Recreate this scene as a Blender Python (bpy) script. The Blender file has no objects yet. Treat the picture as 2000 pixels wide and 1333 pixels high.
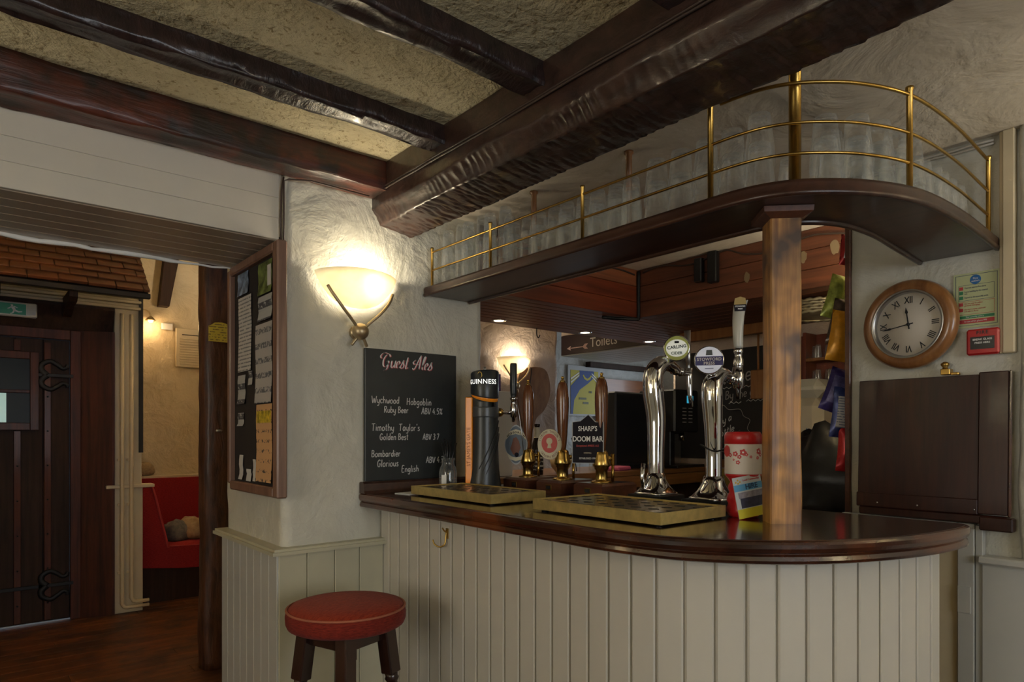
import bpy, bmesh, math, random
from mathutils import Vector, Matrix, noise
random.seed(7)
PI = math.pi
SC = bpy.context.scene
COL = SC.collection

# ------------------------------------------------------------------ camera
cam_d = bpy.data.cameras.new('camera')
cam_d.sensor_width = 36.0
cam_d.lens = 36.0 * 1291 / 2000
cam_d.shift_y = 0.09075
cam_d.clip_start = 0.02
cam = bpy.data.objects.new('camera', cam_d)
COL.objects.link(cam)
cam.location = (0, 0, 1.32)
cam.rotation_euler = (PI / 2, 0, -math.atan2(0.6403, 0.7682))
SC.camera = cam
SC.cycles.transparent_max_bounces = 40

# ------------------------------------------------------------------ world, daylight, exposure
SC.view_settings.view_transform = 'Standard'
SC.view_settings.look = 'None'
SC.view_settings.gamma = 1
SC.view_settings.exposure = 0.35
SC.view_settings.use_curve_mapping = False
world = bpy.data.worlds.new('world')
SC.world = world
world.use_nodes = True
world.node_tree.nodes['Background'].inputs[0].default_value = (0.55, 0.68, 0.9, 1)
world.node_tree.nodes['Background'].inputs[1].default_value = 0.6


def area(name, loc, rot, sx, sy, power, col):
    l = bpy.data.lights.new(name, 'AREA')
    l.shape = 'RECTANGLE'
    l.size, l.size_y, l.energy, l.color = sx, sy, power, col
    o = bpy.data.objects.new(name, l)
    COL.objects.link(o)
    o.location, o.rotation_euler = loc, rot
    return o


# daylight through the assumed, unseen windows of the room behind the camera
area('daylight_back_window', (0.55, -2.93, 1.5), (PI / 2, 0, 0), 1.7, 1.2, 29, (0.90, 0.95, 1.0))
area('daylight_left_window', (-2.93, 0.6, 1.5), (PI / 2, 0, -PI / 2), 1.7, 1.2, 24, (1.0, 0.91, 0.74))
# daylight through an assumed, unseen window of the second room behind the bar
area('daylight_far_window', (6.9, 4.3, 1.6), (PI / 2, 0, PI / 2), 1.0, 1.1, 11, (0.75, 0.87, 1.0))


# ------------------------------------------------------------------ helpers: geometry
class MB:
    def __init__(s):
        s.v, s.f, s.sm = [], [], []

    def add(s, vs, fs, smooth=False, M=None):
        n = len(s.v)
        if M is not None:
            vs = [M @ Vector(p) for p in vs]
        s.v += [tuple(p) for p in vs]
        s.f += [tuple(i + n for i in f) for f in fs]
        s.sm += [smooth] * len(fs)
        return s

    def box(s, x0, x1, y0, y1, z0, z1, b=0.0, M=None):
        if b <= 0:
            vs = [(x, y, z) for x in (x0, x1) for y in (y0, y1) for z in (z0, z1)]
            fs = [(0, 1, 3, 2), (4, 6, 7, 5), (0, 4, 5, 1), (2, 3, 7, 6), (0, 2, 6, 4), (1, 5, 7, 3)]
            return s.add(vs, fs, False, M)
        b = min(b, (x1 - x0) * .45, (y1 - y0) * .45, (z1 - z0) * .45)
        vs, ix = [], {}
        for i in (0, 1):
            for j in (0, 1):
                for k in (0, 1):
                    P = [(x0, x1)[i], (y0, y1)[j], (z0, z1)[k]]
                    I = [P[0] + (b, -b)[i], P[1] + (b, -b)[j], P[2] + (b, -b)[k]]
                    for a in range(3):
                        q = I[:]
                        q[a] = P[a]
                        ix[i, j, k, a] = len(vs)
                        vs.append(tuple(q))
        fs = []
        for a in range(3):
            o = [q for q in range(3) if q != a]
            for sg in (0, 1):
                loop = []
                for (p, q) in ((0, 0), (1, 0), (1, 1), (0, 1)):
                    c = [0, 0, 0]
                    c[a], c[o[0]], c[o[1]] = sg, p, q
                    loop.append(ix[(*c, a)])
                fs.append(tuple(loop))
        for a in range(3):
            o = [q for q in range(3) if q != a]
            for p in (0, 1):
                for q in (0, 1):
                    c0, c1 = [0, 0, 0], [0, 0, 0]
                    c0[o[0]] = c1[o[0]] = p
                    c0[o[1]] = c1[o[1]] = q
                    c1[a] = 1
                    fs.append((ix[(*c0, o[0])], ix[(*c1, o[0])], ix[(*c1, o[1])], ix[(*c0, o[1])]))
        for i in (0, 1):
            for j in (0, 1):
                for k in (0, 1):
                    fs.append((ix[i, j, k, 0], ix[i, j, k, 1], ix[i, j, k, 2]))
        return s.add(vs, fs, False, M)

    def lathe(s, prof, n=24, M=None, cap=True, smooth=True):
        """prof: list of (r, z) from bottom to top, turned about Z"""
        vs, fs = [], []
        for r, z in prof:
            for i in range(n):
                a = 2 * PI * i / n
                vs.append((r * math.cos(a), r * math.sin(a), z))
        for k in range(len(prof) - 1):
            for i in range(n):
                j = (i + 1) % n
                fs.append((k * n + i, k * n + j, (k + 1) * n + j, (k + 1) * n + i))
        if cap:
            fs.append(tuple(range(n))[::-1])
            fs.append(tuple((len(prof) - 1) * n + i for i in range(n)))
        return s.add(vs, fs, smooth, M)

    def tube(s, path, r, n=10, M=None, closed=False, sx=1.0, smooth=True):
        P = [Vector(p) for p in path]
        R = r if isinstance(r, (list, tuple)) else [r] * len(P)
        vs, fs = [], []
        up = None
        for k, p in enumerate(P):
            if closed:
                t = P[(k + 1) % len(P)] - P[k - 1]
            else:
                t = P[min(k + 1, len(P) - 1)] - P[max(k - 1, 0)]
            t.normalize()
            if up is None:
                up = Vector((0, 0, 1)) if abs(t.z) < .9 else Vector((1, 0, 0))
            b = t.cross(up)
            if b.length < 1e-5:
                b = t.cross(Vector((0, 1, 0)))
            b.normalize()
            up = b.cross(t).normalized()
            for i in range(n):
                a = 2 * PI * i / n
                vs.append(p + (b * math.cos(a) * sx + up * math.sin(a)) * R[k])
        m = len(P)
        for k in range(m if closed else m - 1):
            for i in range(n):
                j = (i + 1) % n
                k2 = (k + 1) % m
                fs.append((k * n + i, k * n + j, k2 * n + j, k2 * n + i))
        if not closed:
            fs.append(tuple(range(n))[::-1])
            fs.append(tuple((m - 1) * n + i for i in range(n)))
        return s.add(vs, fs, smooth, M)

    def prism(s, poly, d0, d1, axes='xyz', M=None, smooth=False):
        """poly in the first two axes, extruded along the third"""
        def mk(a, b, c):
            q = {axes[0]: a, axes[1]: b, axes[2]: c}
            return (q['x'], q['y'], q['z'])
        n = len(poly)
        vs = [mk(a, b, d0) for a, b in poly] + [mk(a, b, d1) for a, b in poly]
        s.add(vs, [tuple(range(n))[::-1], tuple(range(n, 2 * n))], False, M)
        fs = [(i, (i + 1) % n, n + (i + 1) % n, n + i) for i in range(n)]
        return s.add(vs, fs, smooth, M)

    def loft(s, rings, cap=True, smooth=True, closed=True, M=None):
        n = len(rings[0])
        vs = [p for r in rings for p in r]
        fs = []
        for k in range(len(rings) - 1):
            for i in range(n if closed else n - 1):
                j = (i + 1) % n
                fs.append((k * n + i, k * n + j, (k + 1) * n + j, (k + 1) * n + i))
        if cap and closed:
            fs.append(tuple(range(n))[::-1])
            fs.append(tuple((len(rings) - 1) * n + i for i in range(n)))
        return s.add(vs, fs, smooth, M)

    def ball(s, c, r, n=14, m=9, M=None, sc=(1, 1, 1)):
        pr = []
        for k in range(m + 1):
            a = -PI / 2 + PI * k / m
            pr.append((max(1e-4, r * math.cos(a)), r * math.sin(a)))
        T = Matrix.Translation(c) @ Matrix.Diagonal((*sc, 1))
        return s.lathe(pr, n, (M @ T) if M is not None else T)

    def mesh(s, name, recalc=True):
        me = bpy.data.meshes.new(name)
        me.from_pydata(s.v, [], s.f)
        me.polygons.foreach_set('use_smooth', s.sm)
        if recalc:
            bm = bmesh.new()
            bm.from_mesh(me)
            bmesh.ops.recalc_face_normals(bm, faces=bm.faces)
            bm.to_mesh(me)
            bm.free()
        me.update()
        return me

    def build(s, name, mat, parent=None, loc=None, rot=None, recalc=True):
        return mobj(name, s.mesh(name, recalc), mat, parent, loc, rot)


def mobj(name, me, mat, parent=None, loc=None, rot=None):
    o = bpy.data.objects.new(name, me)
    if mat is not None and len(me.materials) == 0:
        me.materials.append(mat)
    COL.objects.link(o)
    if parent:
        o.parent = parent
    if loc:
        o.location = loc
    if rot:
        o.rotation_euler = rot
    return o


def tag(o, label=None, cat=None, group=None, kind=None):
    if label:
        o['label'] = label
    if cat:
        o['category'] = cat
    if group:
        o['group'] = group
    if kind:
        o['kind'] = kind
    return o


def thing(name, label, cat, loc=(0, 0, 0), rz=0, group=None, kind=None):
    o = bpy.data.objects.new(name, None)
    o.empty_display_size = .05
    COL.objects.link(o)
    o.location = loc
    o.rotation_euler = (0, 0, rz)
    return tag(o, label, cat, group, kind)


def struct(name, mb, mat, label, cat, recalc=True):
    return tag(mb.build(name, mat, recalc=recalc), label, cat, None, 'structure')


def copy_tree(o, parent=None):
    c = o.copy()
    COL.objects.link(c)
    c.parent = parent
    for ch in list(o.children):
        copy_tree(ch, c)
    return c


def bez(pts, n=8, closed=False):
    """Catmull-Rom through the points"""
    P = [Vector(p) for p in pts]
    out = []
    m = len(P)
    for k in range(m if closed else m - 1):
        p0 = P[k - 1] if (k > 0 or closed) else P[0] * 2 - P[1]
        p1, p2 = P[k], P[(k + 1) % m]
        p3 = P[(k + 2) % m] if (k + 2 < m or closed) else P[-1] * 2 - P[-2]
        for i in range(n):
            t = i / n
            out.append(0.5 * ((2 * p1) + (p2 - p0) * t + (2 * p0 - 5 * p1 + 4 * p2 - p3) * t * t + (3 * p1 - p0 - 3 * p2 + p3) * t ** 3))
    if not closed:
        out.append(P[-1])
    return out


# frames for flat print: columns are right, up, out
FX = Matrix(((0, 0, -1, 0), (-1, 0, 0, 0), (0, 1, 0, 0), (0, 0, 0, 1)))     # on a face that looks to -X
FY = Matrix(((1, 0, 0, 0), (0, 0, -1, 0), (0, 1, 0, 0), (0, 0, 0, 1)))      # on a face that looks to -Y


def text(name, s, size, mat, parent, frame, loc, align='CENTER', shear=0, bold=0, extr=.0004, wrap=None, sx=1.0, spacing=1.0):
    cu = bpy.data.curves.new('lettering', 'FONT')
    cu.body, cu.size, cu.align_x, cu.align_y = s, size, align, 'CENTER'
    cu.shear, cu.offset, cu.extrude, cu.resolution_u = shear, bold, extr, 3
    cu.space_character = spacing
    t = bpy.data.objects.new('lettering', cu)
    me = bpy.data.meshes.new_from_object(t)
    bpy.data.objects.remove(t)
    bpy.data.curves.remove(cu)
    me.materials.clear()
    if sx != 1.0:
        for v in me.vertices:
            v.co.x *= sx
    if wrap:
        for v in me.vertices:
            a = v.co.x / wrap
            z = v.co.z
            v.co.x, v.co.z = (wrap + z) * math.sin(a), (wrap + z) * math.cos(a) - wrap
    o = mobj(name, me, mat, parent)
    o.matrix_local = Matrix.Translation(loc) @ frame
    return o


GL = {}
for line in """W|5.6|0,7 1.4,0 2.7,4.6 4,0 5.4,7
y|3.2|0,4 .3,1.2 1.6,.6 2.6,1.4;2.7,4 2.6,0 1.9,-2.4 .4,-2.2
c|2.8|2.4,3.5 1.2,4 .1,2.2 1,.1 2.5,.6
h|3.2|.3,7.2 .3,0;.3,2.6 1.5,4 2.5,2.8 2.6,0
w|4|0,4 .8,.2 1.8,.6 2,3;2,2.6 2.6,.2 3.4,.8 3.7,4
o|3.2|1.5,4 .2,2.4 .9,.1 2.4,.7 2.6,3 1.5,4
d|3.3|2.4,3.3 1.1,3.8 .2,1.8 1.2,.1 2.4,1.2;2.6,7.2 2.6,0
H|4|.3,7 .3,0;3.2,7 3.3,0;.3,3.4 3.3,3.7
b|3.1|.3,7.2 .3,0;.3,3 1.6,3.9 2.6,2.2 1.6,.1 .3,.6
g|3.2|2.4,3.4 1.2,4 .2,2.2 1,.4 2.4,1.6;2.6,4 2.6,-.6 1.6,-2.5 .2,-1.8
l|1.3|.5,7.2 .5,.8 1,.1
i|1.3|.5,4 .5,0;.5,5.6 .6,5.9
n|3.2|.3,4 .3,0;.3,2.6 1.5,4 2.5,2.8 2.6,0
R|3.7|.3,7 .3,0;.3,6.8 2.2,6.9 2.8,5.2 1.8,3.7 .4,3.5;1.4,3.5 3.2,0
u|3.2|.2,4 .3,1 1.4,.1 2.5,1.4;2.6,4 2.6,0
B|3.6|.3,7 .3,0;.3,6.9 2.2,6.7 2.5,5 1.4,3.8 .4,3.7;1.4,3.7 2.9,2.8 2.7,.7 .3,.1
e|2.9|.3,2 2.4,2.4 1.9,3.9 .6,3.6 .2,1.6 1.1,.1 2.5,.7
r|2.4|.3,4 .3,0;.3,2.4 1.1,3.8 2.1,3.6
A|3.9|0,0 1.7,7 2,7 3.4,0;.7,2.5 2.9,2.6
V|3.8|0,7 1.7,0 3.5,7
4|3.4|1.9,7 .2,2.4 3,2.5;2.2,4.4 2.2,0
5|3.2|2.6,7 .7,6.9 .5,4 2,4.3 2.8,2.4 1.6,.1 .2,.5
3|3.2|.4,6.6 1.8,7 2.6,5.4 1.2,3.8 2.7,2.4 1.7,.1 .2,.6
7|3.2|.2,6.9 2.8,6.9 1.2,0
%|4.4|.8,6.8 .2,5.6 1,4.8 1.5,6 .8,6.8;3.5,7 .7,0;3,2.2 2.4,1 3.2,.2 3.7,1.3 3,2.2
T|4|0,6.8 3.6,7;1.8,6.9 1.7,0
m|4.6|.3,4 .3,0;.3,2.6 1.3,4 2.1,2.8 2.1,0;2.1,2.6 3.1,4 4,2.8 4,0
t|2.4|.9,6.2 .9,.9 1.8,.2;0,4.4 1.9,4.5
a|3.2|2.4,3.4 1.2,4 .2,2.2 .9,.1 2.4,1.4;2.5,4 2.6,0
s|2.6|2.1,3.7 .9,3.9 .5,2.8 1.9,1.6 1.6,.2 .1,.4
'|1.2|.6,7.2 .4,5.8
G|4|3.2,6 1.9,7 .3,4.4 .8,.7 2.6,.2 3.3,2.8;2,3 3.6,3
E|3.4|2.8,7 .4,6.9 .3,0 2.9,.1;.4,3.7 2.3,3.8
.|1.2|.5,0 .6,.3""".splitlines():
    ch, w, st = line.split('|')
    GL[ch] = (float(w), [[tuple(map(float, p.split(','))) for p in q.split()] for q in st.split(';')])


def chalk(name, s, h, mat, parent, frame, loc, slope=0.0, width=.0032, slant=.06):
    """handwriting: ribbons of chalk on a board; h = height of a capital"""
    k = h / 7.0
    mb = MB()
    x = 0.0
    for ch in s:
        if ch == ' ':
            x += 2.2
            continue
        w, strokes = GL[ch]
        for st in strokes:
            pts = [((x + a + slant * b) * k, (b + random.uniform(-.12, .12)) * k + (x + a) * k * slope) for a, b in st]
            P = bez([(a, b, 0) for a, b in pts], 5)
            vs, fs = [], []
            for i, p in enumerate(P):
                t = P[min(i + 1, len(P) - 1)] - P[max(i - 1, 0)]
                t.normalize()
                nrm = Vector((-t.y, t.x, 0)) * width * .5
                vs += [p + nrm, p - nrm, p + nrm + Vector((0, 0, .0006)), p - nrm + Vector((0, 0, .0006))]
            for i in range(len(P) - 1):
                a, b = 4 * i, 4 * i + 4
                fs += [(a + 2, a + 3, b + 3, b + 2), (a, b, b + 1, a + 1), (a, a + 2, b + 2, b), (a + 1, b + 1, b + 3, a + 3)]
            mb.add(vs, fs)
        x += w + .55
    o = mb.build(name, mat, parent, recalc=False)
    o.matrix_local = Matrix.Translation(loc) @ frame
    return o


# ------------------------------------------------------------------ helpers: materials
def base_mat(name):
    m = bpy.data.materials.new(name)
    m.use_nodes = True
    return m, m.node_tree.nodes, m.node_tree.links, m.node_tree.nodes['Principled BSDF']


def coords(N, L, scale=(1, 1, 1)):
    tc = N.new('ShaderNodeTexCoord')
    mp = N.new('ShaderNodeMapping')
    mp.inputs['Scale'].default_value = scale
    L.new(tc.outputs['Object'], mp.inputs['Vector'])
    return mp.outputs['Vector']


def nz(N, L, vec, scale, detail=4, rough=.55, dist=0):
    n = N.new('ShaderNodeTexNoise')
    n.inputs['Scale'].default_value = scale
    n.inputs['Detail'].default_value = detail
    n.inputs['Roughness'].default_value = rough
    n.inputs['Distortion'].default_value = dist
    L.new(vec, n.inputs['Vector'])
    return n.outputs['Fac']


def ramp(N, L, fac, stops):
    r = N.new('ShaderNodeValToRGB')
    e = r.color_ramp.elements
    while len(e) < len(stops):
        e.new(.5)
    for el, (p, c) in zip(e, stops):
        el.position = p
        el.color = (*c, 1)
    L.new(fac, r.inputs['Fac'])
    return r.outputs['Color']


def bumpn(N, L, h, strength, dist, prev=None):
    b = N.new('ShaderNodeBump')
    b.inputs['Strength'].default_value = strength
    b.inputs['Distance'].default_value = dist
    L.new(h, b.inputs['Height'])
    if prev is not None:
        L.new(prev, b.inputs['Normal'])
    return b.outputs['Normal']


def mat(name, col, rough=.5, metal=0.0, var=0.0, vscale=6, bump=0.0, bscale=60, coat=0.0, emit=0.0, spec=.5):
    m, N, L, B = base_mat(name)
    B.inputs['Base Color'].default_value = (*col, 1)
    B.inputs['Roughness'].default_value = rough
    B.inputs['Metallic'].default_value = metal
    B.inputs['Specular IOR Level'].default_value = spec
    B.inputs['Coat Weight'].default_value = coat
    B.inputs['Coat Roughness'].default_value = .1
    if emit:
        B.inputs['Emission Color'].default_value = (*col, 1)
        B.inputs['Emission Strength'].default_value = emit
    if var or bump:
        v = coords(N, L)
    if var:
        f = nz(N, L, v, vscale, 5, .6)
        lo = tuple(c * (1 - var) for c in col)
        hi = tuple(min(1, c * (1 + var)) for c in col)
        L.new(ramp(N, L, f, [(.3, lo), (.7, hi)]), B.inputs['Base Color'])
    if bump:
        L.new(bumpn(N, L, nz(N, L, v, bscale, 4, .6), bump, .004), B.inputs['Normal'])
    return m


def plaster(name, col, col2, s1, s2, b1, b2, rough=.75, d1=.02, spec=.3, pits=None, d2=.006):
    m, N, L, B = base_mat(name)
    v = coords(N, L)
    n1 = nz(N, L, v, s1, 6, .6, .6)
    n2 = nz(N, L, v, s2, 5, .62, .3)
    c = ramp(N, L, n1, [(.34, col2), (.56, col)])
    if pits:
        # stained hollows between the trowel marks
        mx = N.new('ShaderNodeMix')
        mx.data_type = 'RGBA'
        L.new(ramp(N, L, nz(N, L, v, s2 * 1.2, 5, .7, .8), [(.36, (1, 1, 1)), (.44, (0, 0, 0))]), mx.inputs['Factor'])
        L.new(c, mx.inputs['A'])
        mx.inputs['B'].default_value = (*pits, 1)
        c = mx.outputs['Result']
    L.new(c, B.inputs['Base Color'])
    B.inputs['Roughness'].default_value = rough
    B.inputs['Specular IOR Level'].default_value = spec
    a = bumpn(N, L, n1, b1, d1)
    L.new(bumpn(N, L, n2, b2, d2, a), B.inputs['Normal'])
    return m


def wood(name, dark, light, rough=.4, stretch=(1, 1, .07), scale=22, coat=0.0, bump=.15, mid=.5, blot=None, spec=.5, bdist=.004):
    m, N, L, B = base_mat(name)
    v = coords(N, L, stretch)
    f = nz(N, L, v, scale, 6, .62, .4)
    c = ramp(N, L, f, [(mid - .2, dark), (mid + .2, light)])
    if blot:
        v2 = coords(N, L)
        f2 = nz(N, L, v2, blot[1], 3, .6)
        fac = ramp(N, L, f2, [(.45, (0, 0, 0)), (.62, (1, 1, 1))])
        mx = N.new('ShaderNodeMix')
        mx.data_type = 'RGBA'
        L.new(fac, mx.inputs['Factor'])
        L.new(c, mx.inputs['A'])
        mx.inputs['B'].default_value = (*blot[0], 1)
        c = mx.outputs['Result']
    L.new(c, B.inputs['Base Color'])
    B.inputs['Roughness'].default_value = rough
    B.inputs['Coat Weight'].default_value = coat
    B.inputs['Coat Roughness'].default_value = .12
    B.inputs['Specular IOR Level'].default_value = spec
    L.new(bumpn(N, L, f, bump, bdist), B.inputs['Normal'])
    return m


def glass(name, tint=(.985, .99, .985), body=.055, edge=.62):
    """thin drinking glass: clear face-on, pale and glossy where the wall turns away"""
    m, N, L, B = base_mat(name)
    N.remove(B)
    out = N['Material Output']
    tr = N.new('ShaderNodeBsdfTransparent')
    tr.inputs[0].default_value = (*tint, 1)
    gl = N.new('ShaderNodeBsdfGlossy')
    gl.inputs['Roughness'].default_value = .06
    di = N.new('ShaderNodeBsdfDiffuse')
    di.inputs[0].default_value = (.80, .82, .80, 1)
    mx0 = N.new('ShaderNodeMixShader')
    mx0.inputs[0].default_value = .45
    L.new(gl.outputs[0], mx0.inputs[1])
    L.new(di.outputs[0], mx0.inputs[2])
    lw = N.new('ShaderNodeLayerWeight')
    lw.inputs['Blend'].default_value = .25
    mr = N.new('ShaderNodeMapRange')
    mr.inputs['To Min'].default_value = body
    mr.inputs['To Max'].default_value = edge
    L.new(lw.outputs['Facing'], mr.inputs['Value'])
    mx = N.new('ShaderNodeMixShader')
    L.new(mr.outputs[0], mx.inputs[0])
    L.new(tr.outputs[0], mx.inputs[1])
    L.new(mx0.outputs[0], mx.inputs[2])
    L.new(mx.outputs[0], out.inputs['Surface'])
    return m


def printed(name, paper, ink, rows, dens=.5, axis='Z', rough=.7):
    """a sheet with unreadable lines of small print; rows = lines per metre"""
    m, N, L, B = base_mat(name)
    tc = N.new('ShaderNodeTexCoord')
    sp = N.new('ShaderNodeSeparateXYZ')
    L.new(tc.outputs['Object'], sp.inputs[0])
    mu = N.new('ShaderNodeMath')
    mu.operation = 'MULTIPLY'
    mu.inputs[1].default_value = rows
    L.new(sp.outputs[axis], mu.inputs[0])
    fr = N.new('ShaderNodeMath')
    fr.operation = 'FRACT'
    L.new(mu.outputs[0], fr.inputs[0])
    gt = N.new('ShaderNodeMath')
    gt.operation = 'LESS_THAN'
    gt.inputs[1].default_value = .38
    L.new(fr.outputs[0], gt.inputs[0])
    v = coords(N, L, (1, 1, 1))
    n = nz(N, L, v, 70, 2, .5)
    g2 = N.new('ShaderNodeMath')
    g2.operation = 'GREATER_THAN'
    g2.inputs[1].default_value = dens
    L.new(n, g2.inputs[0])
    an = N.new('ShaderNodeMath')
    an.operation = 'MULTIPLY'
    L.new(gt.outputs[0], an.inputs[0])
    L.new(g2.outputs[0], an.inputs[1])
    L.new(ramp(N, L, an.outputs[0], [(0, paper), (1, ink)]), B.inputs['Base Color'])
    B.inputs['Roughness'].default_value = rough
    return m

# ------------------------------------------------------------------ materials
P_WALL = plaster('white_wall_plaster', (.62, .60, .51), (.57, .55, .46), 4, 17, .7, .5, .5, .03, .5, d2=.010)
P_CEIL = plaster('cream_ceiling_plaster', (.70, .62, .40), (.60, .52, .32), 9, 42, .9, .9, .7, .03, pits=(.34, .25, .12), d2=.014)
P_CEIL2 = plaster('bar_ceiling_plaster', (.70, .63, .52), (.65, .58, .47), 3.5, 14, .6, .3, .65, .03)
P_FAR = plaster('warm_wall_plaster', (.66, .55, .36), (.58, .47, .29), 6, 26, .8, .4, .6, .03)
P_PINK = plaster('pinkish_wall_plaster', (.62, .50, .41), (.55, .43, .34), 7, 26, .8, .4, .5, .03)
P_GREY = plaster('cool_wall_plaster', (.55, .55, .52), (.48, .48, .45), 7, 26, .8, .4, .5, .03)
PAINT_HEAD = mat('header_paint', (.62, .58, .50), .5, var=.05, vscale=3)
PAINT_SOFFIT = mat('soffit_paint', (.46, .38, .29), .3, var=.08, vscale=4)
PAINT_DADO = mat('dado_paint', (.52, .49, .35), .38, var=.06, vscale=4)
PAINT_BAR = mat('bar_board_paint', (.56, .53, .46), .42, var=.05, vscale=3, bump=.1, bscale=30)
PAINT_GREY = mat('grey_cream_paint', (.50, .50, .46), .4, var=.05, vscale=3)
PAINT_CREAM = mat('cream_gloss_paint', (.62, .52, .34), .45, var=.06, vscale=5)
DARK_GAP = mat('dark_joint', (.05, .045, .035), .9)
W_BEAM = wood('dark_hewn_beam', (.018, .010, .008), (.062, .030, .021), .34, (1, .35, .5), 30, .45, .7, bdist=.006)
W_BEAMRED = wood('red_brown_beam', (.030, .010, .007), (.13, .030, .014), .42, (.12, 1, 1), 26, .15, .7, blot=((.022, .014, .010), 7), bdist=.008)
W_BEAMX = wood('dark_joist', (.014, .009, .009), (.045, .022, .019), .34, (.8, .3, .3), 34, .3, .9, bdist=.008)
W_COUNTER = wood('counter_mahogany', (.014, .006, .004), (.045, .017, .009), .16, (1, .06, 1), 26, .8, .03)
W_EDGE = wood('counter_edge_mahogany', (.016, .006, .004), (.055, .017, .008), .22, (1, .08, 1), 24, .6, .12, blot=((.13, .035, .010), 3.2))
W_SHELF = wood('shelf_mahogany', (.024, .010, .007), (.065, .025, .014), .36, (1, .06, 1), 26, .2, .05)
W_FLAP = wood('flap_mahogany', (.016, .005, .004), (.050, .015, .008), .36, (1, 1, .08), 30, .15, .06, spec=.35)
W_POST = wood('oak_post', (.15, .052, .014), (.62, .31, .08), .48, (1, 1, .05), 42, .08, .25, .5, blot=((.060, .032, .020), 4.5))
W_POSTD = wood('oak_post_cap', (.05, .018, .010), (.13, .045, .022), .4, (1, 1, 1), 30, .2, .15)
W_ROUGH = wood('rough_dark_post', (.026, .010, .005), (.13, .045, .016), .5, (1, 1, .22), 26, .1, .9, bdist=.010)
W_DOOR = wood('old_door_oak', (.016, .008, .005), (.045, .021, .012), .62, (1, 1, .06), 34, 0, .3, spec=.25)
W_DOORRED = wood('door_frame_oak', (.030, .009, .005), (.10, .026, .011), .52, (1, 1, .06), 30, .05, .25, spec=.3)
W_BATTEN = wood('door_batten', (.045, .009, .003), (.10, .023, .007), .7, (1, 1, .08), 30, .1, .2)
W_TILE = wood('timber_roof_tile', (.045, .015, .006), (.16, .058, .020), .5, (.15, 1, 1), 24, .05, .35)
W_FRAME = wood('noticeboard_frame', (.15, .075, .05), (.27, .15, .10), .4, (1, 1, .06), 34, .2, .1)
W_SOF = wood('varnished_boards_across', (.12, .036, .014), (.29, .092, .034), .50, (.06, 1, 1), 26, .05, .08)
W_SOFY = wood('varnished_boards_along', (.075, .024, .011), (.18, .058, .024), .50, (1, .06, 1), 26, .05, .08)
W_SOFRED = wood('red_fascia_board', (.08, .014, .006), (.22, .045, .014), .4, (.06, 1, 1), 22, .2, .12)
W_BACK = wood('back_counter_oak', (.12, .045, .014), (.30, .13, .045), .35, (.06, 1, 1), 22, .3, .08)
W_PUMP = wood('pump_box_wood', (.045, .016, .010), (.13, .045, .022), .3, (1, .1, 1), 26, .4, .08)
W_HANDLE = wood('pump_handle_wood', (.10, .030, .010), (.24, .080, .024), .22, (1, 1, .05), 34, .7, .05)
W_CLOCK = wood('clock_wood', (.17, .065, .020), (.34, .15, .05), .28, (1, .2, 1), 22, .5, .05)
W_STOOL = wood('stool_wood', (.013, .007, .006), (.05, .018, .010), .25, (1, 1, .08), 26, .5, .08)
W_BURL = wood('burl_wood', (.14, .06, .022), (.34, .17, .07), .3, (1, 1, .5), 9, .4, .1)
W_ORANGE = wood('orange_wood_panel', (.16, .05, .015), (.28, .10, .03), .35, (.1, 1, 1), 18, .3, .08)
W_FLOOR = wood('floor_boards', (.075, .022, .008), (.21, .070, .020), .48, (.1, 1, 1), 20, .05, .1, blot=((.055, .022, .012), 4), spec=.3)
W_CAB = wood('red_cabinet_wood', (.12, .025, .012), (.22, .055, .026), .4, (1, 1, .1), 22, .2, .08)
W_PEG = wood('orange_wood', (.20, .075, .02), (.36, .16, .05), .4, (1, 1, .1), 22, .2, .08)
BRASS = mat('brass', (.62, .42, .13), .24, 1, var=.12, vscale=18)
BRASS_RAIL = mat('brass_rail', (.46, .29, .075), .30, 1, var=.2, vscale=14)
BRASS_TRAY = mat('worn_brass_tray', (.56, .43, .16), .38, .65, var=.22, vscale=26, bump=.12, bscale=70)
BRASS_DARK = mat('tray_grid_brass', (.36, .25, .09), .26, .6, var=.35, vscale=16)
HOLE = mat('drain_hole', (.02, .016, .010), .5)
CHROME = mat('chrome', (.72, .72, .74), .06, 1)
STEEL = mat('brushed_steel', (.5, .5, .5), .3, 1)
BLACK = mat('black_plastic', (.010, .010, .011), .3)
BLACKM = mat('matte_black', (.012, .011, .011), .65)
CHARCOAL = mat('charcoal_tower', (.022, .026, .027), .33)
IRON = mat('black_iron', (.010, .010, .010), .5, .3, bump=.3, bscale=60)
WHITE = mat('white_print', (.80, .80, .78), .6)
CHALK = mat('chalk', (.62, .62, .60), .9)
CHALKD = mat('faint_chalk', (.36, .34, .32), .9)
BOARD = mat('chalkboard', (.021, .026, .027), .38, var=.25, vscale=4)
BOARD2 = mat('wine_chalkboard', (.012, .010, .010), .5, var=.2, vscale=4)
RED = mat('red_plastic', (.46, .016, .018), .28)
REDP = mat('red_print', (.50, .05, .05), .6)
PINKR = mat('red_shadow_print', (.55, .11, .13), .6)
FELT = mat('notice_felt', (.020, .015, .013), .95)
GLASS = glass('pint_glass')
FROST = glass('frosted_glass', (.96, .97, .97), .16, .55)
JAR = glass('jar_glass', (.9, .92, .9), .12, .7)
PLAST = mat('cream_plastic', (.56, .50, .40), .35)
SOCKET = mat('white_plastic', (.70, .68, .64), .4)
CABLE = mat('cable_brown', (.05, .03, .022), .5)
CABLEW = mat('cable_pale', (.55, .50, .42), .5)
ORANGE = mat('lit_amber', (.70, .22, .012), .25, emit=.10)


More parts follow.
